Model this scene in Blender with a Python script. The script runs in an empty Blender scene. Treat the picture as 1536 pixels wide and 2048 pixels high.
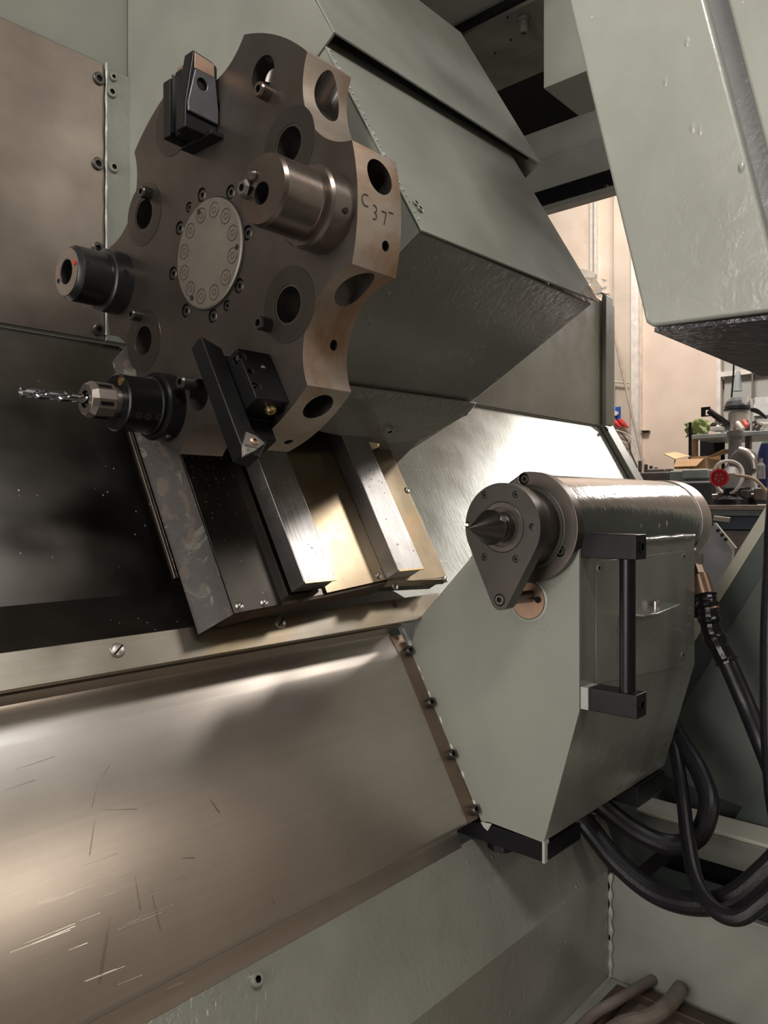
import bpy, bmesh, math, random
from mathutils import Vector, Matrix
random.seed(7)
PI = math.pi
S = bpy.context.scene
C = S.collection

# ------------------------------------------------------------------ frames
# Camera stands at the origin (eye height); X runs along the lathe axis, Y into the machine, Z up.
F_PX, CX, HY = 1540.0, 768.0, 1012.0
YAW = math.radians(41.9)
FW = (math.cos(YAW), math.sin(YAW)); RT = (math.sin(YAW), -math.cos(YAW))
HUB = (0.772, 0.302)
C6, S6 = 0.5, math.sin(math.radians(60))

def at(px, py, X=None, Y=None, Z=None, n=None, s=None):
    """measured point: sight line through a spot of the photo met with a known plane of the machine"""
    u = (px-CX)/F_PX; dz = (HY-py)/F_PX
    d = Vector((FW[0]+u*RT[0], FW[1]+u*RT[1], dz))
    if X is not None: t = X/d.x
    elif Y is not None: t = Y/d.y
    elif Z is not None: t = Z/d.z
    elif n is not None: t = (n-S6*HUB[0]+.5*HUB[1])/(-S6*d.y+.5*d.z)
    else: t = (s-.5*HUB[0]-S6*HUB[1])/(-.5*d.y-S6*d.z)
    return d*t

def sl(x, s, n):
    """slant bed frame: x along the bed, s down the 60 degree slope, n out of it (zero at the turret hub)"""
    return Vector((x, HUB[0]-.5*s-S6*n, HUB[1]-S6*s+.5*n))

def SN(p):
    dy = p[1]-HUB[0]; dz = p[2]-HUB[1]
    return (-.5*dy-S6*dz, -S6*dy+.5*dz)

EX = Vector((1, 0, 0)); EY = Vector((0, 1, 0)); EZ = Vector((0, 0, 1))
ES = Vector((0, -.5, -S6)); EN = Vector((0, -S6, .5))

# ------------------------------------------------------------------ materials
def new_mat(name):
    m = bpy.data.materials.new(name); m.use_nodes = True
    nt = m.node_tree; b = nt.nodes['Principled BSDF']
    return m, nt, b

def N(nt, typ, **kw):
    n = nt.nodes.new(typ)
    for k, v in kw.items():
        if k in n.inputs: n.inputs[k].default_value = v
        else: setattr(n, k, v)
    return n

def ramp(nt, fac, stops):
    r = nt.nodes.new('ShaderNodeValToRGB')
    e = r.color_ramp.elements
    while len(e) < len(stops): e.new(.5)
    for i, (p, c) in enumerate(stops):
        e[i].position = p
        e[i].color = (c, c, c, 1) if not isinstance(c, (tuple, list)) else (*c, 1)
    nt.links.new(fac, r.inputs[0])
    return r.outputs[0]

def noise_tex(nt, scale, detail=3, vec=None, rough=.5, dist=0):
    n = nt.nodes.new('ShaderNodeTexNoise'); n.inputs['Scale'].default_value = scale
    n.inputs['Detail'].default_value = detail; n.inputs['Roughness'].default_value = rough
    n.inputs['Distortion'].default_value = dist
    if vec is not None: nt.links.new(vec, n.inputs['Vector'])
    return n.outputs['Fac']

def mapping(nt, scale=(1, 1, 1), rot=(0, 0, 0)):
    tc = nt.nodes.new('ShaderNodeTexCoord'); mp = nt.nodes.new('ShaderNodeMapping')
    mp.inputs['Scale'].default_value = scale; mp.inputs['Rotation'].default_value = rot
    nt.links.new(tc.outputs['Object'], mp.inputs['Vector'])
    return mp.outputs[0]

def mixc(nt, fac, a, b):
    m = nt.nodes.new('ShaderNodeMix'); m.data_type = 'RGBA'
    for sock, v in ((m.inputs[0], fac), (m.inputs[6], a), (m.inputs[7], b)):
        if isinstance(v, (tuple, list)): sock.default_value = (*v, 1)
        elif isinstance(v, (int, float)): sock.default_value = v
        else: nt.links.new(v, sock)
    return m.outputs[2]

def bump(nt, b, height, strength, dist=.001, prev=None):
    n = nt.nodes.new('ShaderNodeBump'); n.inputs['Strength'].default_value = strength
    n.inputs['Distance'].default_value = dist
    nt.links.new(height, n.inputs['Height'])
    if prev is not None: nt.links.new(prev, n.inputs['Normal'])
    nt.links.new(n.outputs[0], b.inputs['Normal'])
    return n.outputs[0]

def paint(name, col, rough=.35, coarse=.25, fine=.15, wet=0.0, specks=None, coat=.3, mottled=.08, lumps=0.0):
    m, nt, b = new_mat(name)
    v = mapping(nt)
    f = noise_tex(nt, 6, 5, v)
    dark = tuple(c*(1-mottled*2) for c in col); lite = tuple(min(1, c*(1+mottled)) for c in col)
    c = mixc(nt, ramp(nt, f, [(.3, 0.0), (.7, 1.0)]), dark, lite)
    if specks:
        vo = nt.nodes.new('ShaderNodeTexVoronoi'); vo.inputs['Scale'].default_value = 55
        nt.links.new(v, vo.inputs['Vector'])
        k = ramp(nt, vo.outputs['Distance'], [(.03, 1.0), (.07, 0.0)])
        k2 = ramp(nt, noise_tex(nt, 9, 2, v), [(.55, 0.0), (.62, 1.0)])
        mu = N(nt, 'ShaderNodeMath', operation='MULTIPLY'); nt.links.new(k, mu.inputs[0]); nt.links.new(k2, mu.inputs[1])
        c = mixc(nt, mu.outputs[0], c, specks)
    nt.links.new(c, b.inputs['Base Color'])
    r = ramp(nt, noise_tex(nt, 14, 3, v), [(.3, max(.05, rough-.08)), (.7, rough+.08)])
    nt.links.new(r, b.inputs['Roughness'])
    b.inputs['Coat Weight'].default_value = coat; b.inputs['Coat Roughness'].default_value = .12
    p = bump(nt, b, noise_tex(nt, 38, 4, v, .55, .6), coarse, .002)
    p = bump(nt, b, noise_tex(nt, 260, 2, v), fine, .0006, p)
    if wet:
        p = bump(nt, b, noise_tex(nt, 95, 3, mapping(nt, (1, .45, .7)), .6, 1.2), wet, .003, p)
    if lumps:
        vo = nt.nodes.new('ShaderNodeTexVoronoi'); vo.inputs['Scale'].default_value = 48
        nt.links.new(mapping(nt, (1, 1, .55)), vo.inputs['Vector'])
        k = ramp(nt, vo.outputs['Distance'], [(.04, 1.0), (.16, 0.0)])
        k2 = ramp(nt, noise_tex(nt, 7, 3, v), [(.46, 0.0), (.60, 1.0)])
        mu = N(nt, 'ShaderNodeMath', operation='MULTIPLY'); nt.links.new(k, mu.inputs[0]); nt.links.new(k2, mu.inputs[1])
        p = bump(nt, b, mu.outputs[0], lumps, .003, p)
    nt.links.new(p, b.inputs['Coat Normal'])
    return m

def metal(name, col, rough=.35, rv=.07, streak=(1, 1, 1), streak_amt=.3, mottled=.25, stain=None, metallic=.95, bump_s=.08, scratch=0.0, chips=False, dent=0.0):
    m, nt, b = new_mat(name)
    v = mapping(nt)
    f = noise_tex(nt, 9, 6, v, .6)
    dark = tuple(c*(1-mottled) for c in col)
    c = mixc(nt, ramp(nt, f, [(.35, 0.0), (.68, 1.0)]), dark, col)
    vs = mapping(nt, streak)
    fs = noise_tex(nt, 40, 4, vs)
    c = mixc(nt, ramp(nt, fs, [(.35, streak_amt), (.65, 0.0)]), c, tuple(k*.55 for k in col))
    if stain:
        k = ramp(nt, noise_tex(nt, 5.5, 6, v, .65, .8), [(.5, 0.0), (.66, .8)])
        c = mixc(nt, k, c, stain)
    if scratch:
        k = ramp(nt, noise_tex(nt, 500, 2, mapping(nt, (.03, 1, 1), (.35, .3, .25))), [(.70, 0.0), (.78, scratch)])
        c = mixc(nt, k, c, tuple(min(1, q*1.9) for q in col))
    if chips:
        vo = nt.nodes.new('ShaderNodeTexVoronoi'); vo.inputs['Scale'].default_value = 70
        nt.links.new(mapping(nt, (1, 1, .6)), vo.inputs['Vector'])
        k = ramp(nt, vo.outputs['Distance'], [(.05, 1.0), (.09, 0.0)])
        k2 = ramp(nt, noise_tex(nt, 7, 3, v), [(.52, 0.0), (.62, 1.0)] if chips is True else [(.40, 0.0), (.50, 1.0)])
        vo.inputs['Scale'].default_value = 70 if chips is True else 130
        mu = N(nt, 'ShaderNodeMath', operation='MULTIPLY'); nt.links.new(k, mu.inputs[0]); nt.links.new(k2, mu.inputs[1])
        c = mixc(nt, mu.outputs[0], c, (.75, .72, .66))
        mm = N(nt, 'ShaderNodeMath', operation='MULTIPLY_ADD'); mm.inputs[1].default_value = -metallic; mm.inputs[2].default_value = metallic
        nt.links.new(mu.outputs[0], mm.inputs[0]); nt.links.new(mm.outputs[0], b.inputs['Metallic'])
    else:
        b.inputs['Metallic'].default_value = metallic
    nt.links.new(c, b.inputs['Base Color'])
    r = ramp(nt, noise_tex(nt, 7, 4, v), [(.3, max(.05, rough-rv)), (.7, rough+rv)])
    nt.links.new(r, b.inputs['Roughness'])
    p = bump(nt, b, fs, bump_s, .0006)
    if dent: p = bump(nt, b, noise_tex(nt, 4, 2, v), dent, .02, p)
    return m

def plain(name, col, rough=.5, metallic=0.0, b_=.1, alpha=None, trans=0.0, scale=60):
    m, nt, b = new_mat(name)
    v = mapping(nt)
    f = noise_tex(nt, scale*.3, 4, v)
    c = mixc(nt, ramp(nt, f, [(.35, 0.0), (.65, 1.0)]), tuple(k*.8 for k in col), col)
    nt.links.new(c, b.inputs['Base Color'])
    b.inputs['Roughness'].default_value = rough; b.inputs['Metallic'].default_value = metallic
    b.inputs['Transmission Weight'].default_value = trans
    bump(nt, b, noise_tex(nt, scale, 3, v), b_, .001)
    return m

M = {}
GREEN = (.275, .282, .248)
M['paint'] = paint('grey_green_paint', GREEN, .38, .12, .12)
M['paint_wet'] = paint('grey_green_paint_oily', GREEN, .20, .3, .1, wet=.18, coat=.8, lumps=.5)
M['paint_tail'] = paint('grey_green_paint_tailstock', GREEN, .4, .05, .3, coat=.15, mottled=.04)
M['paint_rough'] = paint('grey_green_paint_door', (.33, .34, .30), .36, .35, .12, specks=(.6, .6, .56), coat=.5, lumps=.9)
M['paint_dirty'] = paint('grey_green_paint_with_dust', GREEN, .34, .2, .2, specks=(.5, .48, .42))
M['paint_roof'] = paint('roof_paint', (.20, .205, .17), .6, .2, .1, coat=0, mottled=.25)
M['galv'] = metal('bare_sheet_with_green_haze', (.56, .58, .53), .25, .05, (7, .8, .8), .25, .2, bump_s=.35, metallic=.55, chips=2, scratch=.6)
M['turret'] = metal('turret_steel', (.125, .107, .096), .42, .07, (1, 1, 1), .12, .3, stain=(.085, .065, .05), bump_s=.05, metallic=.85)
M['rim'] = metal('worn_rim_steel_lit', (.66, .55, .47), .42, .07, (.12, 1, 1), .45, .2, stain=(.40, .22, .12), bump_s=.1, metallic=.85)  # worn rim of the same steel, lightened further to carry its reflections
M['ring'] = metal('dark_oily_ring', (.075, .065, .058), .42, metallic=.8, streak_amt=.05)
M['bore'] = metal('bore_steel', (.22, .20, .19), .3, metallic=.9)
M['holder'] = metal('holder_steel', (.34, .285, .255), .30, .07, (1, .3, .3), .2, .35, stain=(.22, .13, .10), bump_s=.2, scratch=.3)
M['holder2'] = metal('holder_steel_dark', (.11, .11, .113), .33, metallic=.9, streak_amt=.1, scratch=.3)
M['chrome'] = metal('bright_steel', (.72, .70, .67), .22, metallic=1, streak_amt=.1, mottled=.1)
M['black'] = metal('black_oxide', (.018, .018, .019), .36, metallic=.6, streak_amt=.1, mottled=.2, scratch=.05)
M['blackp'] = plain('black_painted_steel', (.011, .010, .014), .32, .3, .15)
M['void'] = plain('black_inside', (.004, .004, .004), .9)
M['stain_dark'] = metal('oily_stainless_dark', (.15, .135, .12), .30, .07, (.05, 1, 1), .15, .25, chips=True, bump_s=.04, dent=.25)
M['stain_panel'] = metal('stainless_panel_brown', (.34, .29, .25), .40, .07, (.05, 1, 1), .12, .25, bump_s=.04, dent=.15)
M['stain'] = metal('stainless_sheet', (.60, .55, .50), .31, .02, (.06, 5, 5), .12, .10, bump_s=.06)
M['stain_strip'] = metal('stainless_strip', (.46, .415, .35), .30, .03, (.06, 5, 5), .15, .25, bump_s=.05, stain=(.40, .32, .2))
M['copper'] = metal('stainless_edge_brown_reflection', (.33, .24, .18), .38, metallic=.8)  # same stainless as the cover sheet; the brown stands in for a reflection
M['beam'] = metal('scraped_way_steel', (.62, .60, .59), .33, .08, (9, .5, .5), .55, .35, chips=2, bump_s=.5, scratch=.5, stain=(.30, .22, .16))
M['brass'] = metal('oiled_steel_warm_light', (.42, .34, .235), .27, .07, (1, .1, .1), .2, .3, stain=(.45, .30, .14), bump_s=.1)  # oiled steel with the warm golden light put into its colour
M['gold'] = metal('gilt_edge', (.75, .55, .28), .3)
M['tailmetal'] = metal('tailstock_steel', (.125, .115, .105), .36, metallic=.85, streak_amt=.08, mottled=.2, scratch=.1)
M['tailring'] = metal('tailstock_ring_steel', (.21, .18, .16), .33, metallic=.85)
M['collar'] = metal('collar_steel', (.62, .56, .52), .33, .07, (1, .1, .1), .15, .15)
M['rust'] = metal('rusty_brown', (.11, .075, .055), .5, metallic=.5, stain=(.16, .10, .06))
M['copperface'] = metal('copper_brown_face', (.50, .33, .24), .4, metallic=.7)
M['hose'] = plain('black_rubber_hose', (.013, .012, .015), .38, 0, .3, scale=200)
M['hose_old'] = plain('brown_grey_hose', (.16, .13, .11), .55, 0, .4, scale=150)
M['carbide'] = metal('carbide_insert', (.55, .50, .48), .3, metallic=.9)
M['cream'] = paint('cream_edge_paint', (.62, .60, .50), .5, .1, .1, coat=0)
M['teal'] = paint('dark_green_paint', (.085, .105, .098), .5, .1, .1, coat=.1, mottled=.1)
M['redpaint'] = plain('red_dot', (.55, .06, .03), .5)
M['glue'] = paint('pale_sealant', (.45, .47, .43), .5, .6, .3)

# ------------------------------------------------------------------ mesh helpers
class Bm:
    def __init__(self): self.b = bmesh.new()
    def face(self, pts, mi=0):
        f = self.b.faces.new([self.b.verts.new(p) for p in pts]); f.material_index = mi; return f
    def prism(self, pts, vec, mi=0, side_mi=None):
        """polygon pts pushed along vec, closed"""
        vec = Vector(vec); pts = [Vector(p) for p in pts]
        a = [self.b.verts.new(p) for p in pts]; c = [self.b.verts.new(p+vec) for p in pts]
        n = len(pts); fs = [self.b.faces.new(a), self.b.faces.new(list(reversed(c)))]
        for i in range(n):
            f = self.b.faces.new([a[i], c[i], c[(i+1) % n], a[(i+1) % n]])
            f.material_index = mi if side_mi is None else side_mi
        for f in fs: f.material_index = mi
        return self
    def box(self, o, a, b, c, mi=0):
        o, a, b, c = map(Vector, (o, a, b, c))
        return self.prism([o, o+a, o+a+b, o+b], c, mi)
    def abox(self, x0, x1, y0, y1, z0, z1, mi=0):
        return self.box((x0, y0, z0), (x1-x0, 0, 0), (0, y1-y0, 0), (0, 0, z1-z0), mi)
    def sbox(self, x0, x1, s0, s1, n0, n1, mi=0):
        return self.box(sl(x0, s0, n0), EX*(x1-x0), ES*(s1-s0), EN*(n1-n0), mi)
    def lathe(self, o, axis, prof, seg=40, mi=0, mis=None, arc=None, caps=True):
        """prof: list of (t, r) along axis"""
        o = Vector(o); axis = Vector(axis).normalized()
        ref = EZ if abs(axis.z) < .9 else EY
        u = axis.cross(ref).normalized(); v = axis.cross(u)
        rings = []
        for t, r in prof:
            if r < 1e-6: rings.append([self.b.verts.new(o+axis*t)])
            else: rings.append([self.b.verts.new(o+axis*t+(u*math.cos(2*PI*i/seg)+v*math.sin(2*PI*i/seg))*r) for i in range(seg)])
        for k in range(len(rings)-1):
            A, B = rings[k], rings[k+1]; m_ = mis[k] if mis else mi
            for i in range(seg):
                j = (i+1) % seg
                if len(A) == 1 and len(B) == 1: continue
                if len(A) == 1: f = self.b.faces.new([A[0], B[j], B[i]])
                elif len(B) == 1: f = self.b.faces.new([A[i], A[j], B[0]])
                else: f = self.b.faces.new([A[i], A[j], B[j], B[i]])
                f.material_index = m_
        if caps:
            if len(rings[0]) > 1: self.b.faces.new(rings[0]).material_index = mi
            if len(rings[-1]) > 1: self.b.faces.new(list(reversed(rings[-1]))).material_index = mi
        return self
    def cyl(self, p0, p1, r, seg=24, mi=0, r1=None):
        p0 = Vector(p0); p1 = Vector(p1)
        return self.lathe(p0, p1-p0, [(0, r), ((p1-p0).length, r if r1 is None else r1)], seg, mi)
    def tube(self, pts, r, seg=14, mi=0, sub=8):
        pts = [Vector(p) for p in pts]
        P = []
        for i in range(len(pts)-1):      # catmull-rom
            p0 = pts[max(0, i-1)]; p1 = pts[i]; p2 = pts[i+1]; p3 = pts[min(len(pts)-1, i+2)]
            for k in range(sub):
                t = k/sub
                P.append(.5*((2*p1)+(-p0+p2)*t+(2*p0-5*p1+4*p2-p3)*t*t+(-p0+3*p1-3*p2+p3)*t**3))
        P.append(pts[-1])
        rings = []; u = None
        for i, p in enumerate(P):
            d = (P[min(i+1, len(P)-1)]-P[max(i-1, 0)]).normalized()
            if u is None: u = d.cross(EZ if abs(d.z) < .9 else EY).normalized()
            u = (u-d*u.dot(d)).normalized(); v = d.cross(u)
            rr = r(i/(len(P)-1)) if callable(r) else r
            rings.append([self.b.verts.new(p+(u*math.cos(2*PI*k/seg)+v*math.sin(2*PI*k/seg))*rr) for k in range(seg)])
        for A, B in zip(rings, rings[1:]):
            for k in range(seg):
                j = (k+1) % seg
                self.b.faces.new([A[k], A[j], B[j], B[k]]).material_index = mi
        self.b.faces.new(list(reversed(rings[0]))).material_index = mi; self.b.faces.new(rings[-1]).material_index = mi
        return self
    def torus(self, o, axis, R_, r, seg=32, mi=0, sm=8):
        o = Vector(o); axis = Vector(axis).normalized()
        ref = EZ if abs(axis.z) < .9 else EY
        u = axis.cross(ref).normalized(); v = axis.cross(u)
        rings = []
        for i in range(seg):
            a = 2*PI*i/seg; w = u*math.cos(a)+v*math.sin(a)
            rings.append([self.b.verts.new(o+w*(R_+r*math.cos(2*PI*k/sm))+axis*(r*math.sin(2*PI*k/sm))) for k in range(sm)])
        for i in range(seg):
            A, B = rings[i], rings[(i+1) % seg]
            for k in range(sm):
                j = (k+1) % sm
                self.b.faces.new([A[k], A[j], B[j], B[k]]).material_index = mi
        return self

def finish(bm, angle=22, smooth=True):
    bmesh.ops.recalc_face_normals(bm, faces=bm.faces[:])
    for e in bm.edges:
        if len(e.link_faces) == 2:
            e.smooth = e.calc_face_angle(0) < math.radians(angle)
    for f in bm.faces: f.smooth = smooth

def obj(name, B, mats, parent=None, bevel=0, keep=None):
    """links B as one mesh object; parts store their shape relative to their thing's base"""
    bm = B.b if isinstance(B, Bm) else B
    off = Vector((0, 0, 0))
    if parent is not None:
        p = parent
        while p is not None: off += p.location; p = p.parent
    if keep is None and off.length > 0: bmesh.ops.translate(bm, verts=bm.verts[:], vec=-off)
    finish(bm)
    me = bpy.data.meshes.new(name); bm.to_mesh(me); bm.free()
    if not isinstance(mats, (list, tuple)): mats = [mats]
    for m in mats: me.materials.append(M[m] if isinstance(m, str) else m)
    o = bpy.data.objects.new(name, me); C.objects.link(o); o.parent = parent
    if bevel:
        md = o.modifiers.new('bevel', 'BEVEL'); md.width = bevel; md.segments = 2
        md.limit_method = 'ANGLE'; md.angle_limit = math.radians(40); md.harden_normals = True
    return o

def thing(name, label, cat, loc, group=None):
    o = bpy.data.objects.new(name, None); C.objects.link(o); o.location = Vector(loc)
    o.empty_display_size = .02
    o['label'] = label; o['category'] = cat
    if group: o['group'] = group
    return o

def tag(o, label, cat, group=None, kind=None):
    o['label'] = label; o['category'] = cat
    if group: o['group'] = group
    if kind: o['kind'] = kind
    return o

def lab(o, label): o['label'] = label; return o

def struct(name, B, mat, bevel=0):
    o = obj(name, B, mat, None, bevel); o['kind'] = 'structure'; return o

def solo(name, label, cat, B, mat, bevel=0, group=None):
    """a thing that is one mesh, its origin moved to the middle of its base"""
    bm = B.b
    xs = [v.co for v in bm.verts]
    lo = Vector((min(v.x for v in xs), min(v.y for v in xs), min(v.z for v in xs)))
    hi = Vector((max(v.x for v in xs), max(v.y for v in xs), max(v.z for v in xs)))
    c = Vector(((lo.x+hi.x)/2, (lo.y+hi.y)/2, lo.z))
    bmesh.ops.translate(bm, verts=bm.verts[:], vec=-c)
    o = obj(name, B, mat, None, bevel); o.location = c
    return tag(o, label, cat, group)

def boolean(o, cutB, mat=None):
    """cuts cutter solids out of o and bakes the result"""
    bm = cutB.b; finish(bm)
    me = bpy.data.meshes.new('cut'); bm.to_mesh(me); bm.free()
    me.materials.append(mat or o.data.materials[0])
    c = bpy.data.objects.new('cut', me); C.objects.link(c)
    off = Vector((0, 0, 0)); p = o.parent
    while p is not None: off += p.location; p = p.parent
    c.location = (0, 0, 0)
    for v in me.vertices: v.co -= off
    c.parent = o.parent
    mods = [(m.name, m.width) for m in o.modifiers if m.type == 'BEVEL']
    for m in list(o.modifiers): o.modifiers.remove(m)
    md = o.modifiers.new('b', 'BOOLEAN'); md.operation = 'DIFFERENCE'; md.object = c; md.solver = 'EXACT'
    try: md.material_mode = 'TRANSFER'
    except Exception: pass
    dg = bpy.context.evaluated_depsgraph_get(); dg.update()
    nm = bpy.data.meshes.new_from_object(o.evaluated_get(dg))
    o.modifiers.clear(); old = o.data; o.data = nm
    b2 = bmesh.new(); b2.from_mesh(nm)
    for e in b2.edges:
        if len(e.link_faces) == 2: e.smooth = e.calc_face_angle(0) < math.radians(22)
    b2.to_mesh(nm); b2.free()
    for nme, w in mods:
        md = o.modifiers.new(nme, 'BEVEL'); md.width = w; md.segments = 2; md.limit_method = 'ANGLE'
        md.angle_limit = math.radians(40); md.harden_normals = True
    bpy.data.objects.remove(c)
    return o

def hexpt(i, seg, r):
    a = 2*PI*i/seg; k = (a+PI/6) % (PI/3)-PI/6
    return r*math.cos(PI/6)/math.cos(k), a

def screw_bm(o, axis, r, h, kind='socket', mi_dark=1):
    """screw head standing h out of o along axis"""
    B = Bm(); o = Vector(o); axis = Vector(axis).normalized()
    ref = EZ if abs(axis.z) < .9 else EY
    u = axis.cross(ref).normalized(); v = axis.cross(u); seg = 24
    def ring(t, rf): return [B.b.verts.new(o+axis*t+(u*math.cos(2*PI*i/seg)+v*math.sin(2*PI*i/seg))*(rf if not callable(rf) else rf(i))) for i in range(seg)]
    if kind == 'socket':
        hx = lambda i: hexpt(i, seg, r*.55)[0]
        R_ = [ring(-.001, r), ring(h*.85, r), ring(h, r*.88), ring(h, hx), ring(h*.2, hx)]
        for k in range(4):
            for i in range(seg):
                j = (i+1) % seg
                B.b.faces.new([R_[k][i], R_[k][j], R_[k+1][j], R_[k+1][i]]).material_index = 1 if k == 3 else 0
        B.b.faces.new(R_[4]).material_index = 1; B.b.faces.new(list(reversed(R_[0])))
    else:   # slotted dome
        B.lathe(o, axis, [(-.001, r), (h*.3, r), (h*.75, r*.8), (h, r*.35), (h*1.02, 0)], seg)
        w = r*.12
        d1 = (u*.8+v*.6); d2 = axis.cross(d1)
        B.box(o+axis*(h*.72)-d1*r*.9-d2*w, d1*r*1.8, d2*w*2, axis*h*.34, 1)
    return B

def screw(parent, p, axis, r, h, kind='socket', mat='black', name='screw'):
    return obj(name, screw_bm(p, axis, r, h, kind), [mat, 'void'], parent)

def circ(cy, cz, r, a0=0, a1=360, n=40, x=0.0):
    """arc in a plane across the lathe axis; angle 0 points at the operator (-Y), 90 up"""
    out = []
    for i in range(n):
        a = math.radians(a0+(a1-a0)*i/(n if a1-a0 == 360 else n-1))
        out.append(Vector((x, cy-r*math.cos(a), cz+r*math.sin(a))))
    return out

def pol(r, deg, x, cy=HUB[0], cz=HUB[1]):
    a = math.radians(deg); return Vector((x, cy-r*math.cos(a), cz+r*math.sin(a)))

def folded(prof, x0, x1, th=.003):
    """sheet folded along the bed: prof lists (s, n) down the slope"""
    B = Bm(); nrm = []
    for i in range(len(prof)):
        a = prof[max(0, i-1)]; b = prof[min(len(prof)-1, i+1)]
        d = Vector((b[0]-a[0], b[1]-a[1])).normalized(); nrm.append((-d.y, d.x))
    f = [[B.b.verts.new(sl(x, s, n)) for x in (x0, x1)] for s, n in prof]
    g = [[B.b.verts.new(sl(x, s-nx*th, n-ny*th)) for x in (x0, x1)] for (s, n), (nx, ny) in zip(prof, nrm)]
    for i in range(len(prof)-1):
        B.b.faces.new([f[i][0], f[i][1], f[i+1][1], f[i+1][0]]); B.b.faces.new([g[i][0], g[i+1][0], g[i+1][1], g[i][1]])
        for k in (0, 1): B.b.faces.new([f[i][k], f[i+1][k], g[i+1][k], g[i][k]])
    for i in (0, len(prof)-1): B.b.faces.new([f[i][0], f[i][1], g[i][1], g[i][0]])
    return B

def sheet(pts, thick_vec):
    return Bm().prism(pts, thick_vec)
# ================================================================== enclosure and bed covers
YW = 1.15                                    # rear wall plane
XL = -.30                                    # covers run on past the left of the picture
# rear wall: painted sheet, the slope starts at s=-.15
B = Bm(); B.abox(XL, 1.25, YW, YW+.02, .257, 1.34); B.abox(1.25, 2.44, YW, YW+.02, .257, .67)
struct('wall_rear', B, 'paint')
# slope of the bed casting cover behind the carriage and tailstock
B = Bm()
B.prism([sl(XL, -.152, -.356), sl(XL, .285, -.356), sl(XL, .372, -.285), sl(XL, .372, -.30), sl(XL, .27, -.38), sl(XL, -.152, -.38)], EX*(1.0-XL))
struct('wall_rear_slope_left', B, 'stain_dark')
B = Bm()
B.prism([sl(1.0, -.152, -.352), sl(1.0, .275, -.352), sl(1.0, .355, -.343), sl(1.0, .355, -.36), sl(1.0, .27, -.38), sl(1.0, -.152, -.38)], EX*1.44)
o = solo('bed_slope_sheet', 'bright bare sloping sheet with green paint haze behind the tailstock', 'metal sheet', B, 'galv')
# rear upright panel above it, near the right end, and the end post
B = Bm(); B.prism([(1.0, YW-.004, .262), (2.32, YW-.004, .262), (2.32, YW-.004, .67), (1.0, YW-.004, .67)], (0, .003, 0))
solo('rear_splash_sheet', 'hazy grey-green upright sheet between turret housing and end post', 'metal sheet', B, paint('hazed_paint', (.36, .37, .33), .3, .1, .3, specks=(.5, .5, .46)))
t = thing('end_post', 'grey-green bent end post at the right edge of the rear wall', 'post', (2.38, YW-.03, .25))
obj('upright', Bm().abox(2.335, 2.388, YW-.02, YW-.004, .262, .685), 'paint', t, .004)
obj('slanted_foot', Bm().sbox(2.335, 2.40, -.158, .30, -.351, -.333), 'paint', t, .004)
for p in ((1213, 858), ):
    q = at(*p, n=-.333); screw(t, q, EN, .007, .005)
# crumpled plastic film
B = Bm(); rng = random.Random(3)
g = [[None]*7 for _ in range(7)]
for i in range(7):
    for j in range(7):
        g[i][j] = B.b.verts.new(Vector((2.30+rng.uniform(-.02, .02), YW+.06-.017*i+rng.uniform(-.008, .008), .665+.020*j*(1-.1*i)+rng.uniform(-.006, .006))))
for i in range(6):
    for j in range(6): B.b.faces.new([g[i][j], g[i+1][j], g[i+1][j+1], g[i][j+1]])
m, nt, b_ = new_mat('clear_film'); b_.inputs['Base Color'].default_value = (.8, .85, .82, 1); b_.inputs['Roughness'].default_value = .15
b_.inputs['Transmission Weight'].default_value = .75; b_.inputs['IOR'].default_value = 1.2; bump(nt, b_, noise_tex(nt, 80, 3, mapping(nt)), .4)
solo('plastic_film', 'crumpled clear plastic film on top of the end post', 'plastic film', B, m)

# dark bed casting under the sloping sheet
solo('bed_casting', 'dark bed casting seen in the gaps below and behind the tailstock', 'casting', Bm().prism([sl(1.0, .357, -.335), sl(1.0, .93, -.350), sl(1.0, .93, -.40), sl(1.0, .357, -.40)], EX*1.4), 'teal')
# stainless panels on the left
t = thing('stainless_rear_panel', 'brown-tinted stainless upright panel at the upper left behind the turret', 'metal panel', (.15, YW-.012, .257))
obj('sheet', Bm().prism([(XL, YW-.006, .262), (.612, YW-.006, .262), (.612, YW-.006, .70), (XL, YW-.006, .70)], (0, .004, 0)), 'stain_panel', t, .001)
for px, py in ((197, 158), (195, 328), (195, 497), (197, 660)):
    screw(t, at(px, py, Y=YW-.006), -EY, .0095, .004, mat='tailmetal')
t = thing('joint_strip', 'narrow painted joint strip with pan screws right of the stainless panel', 'metal strip', (.64, YW-.01, .30))
obj('strip', Bm().abox(.6135, .662, YW-.009, YW-.002, .262, .695), 'paint_dirty', t, .001)
B = Bm()
zz = [(.6125, YW-.011+rng.uniform(-.001, .001), .70-.43*i/24) for i in range(25)]
obj('sealant_bead', B.tube(zz, lambda t_: .0015+.0008*math.sin(t_*57), 8, sub=2), 'glue', t)
for px, py, r in ((225, 155, .006), (222, 185, .008), (226, 335, .008)):
    screw(t, at(px, py, Y=YW-.009), -EY, r, .005, mat='paint')

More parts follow.
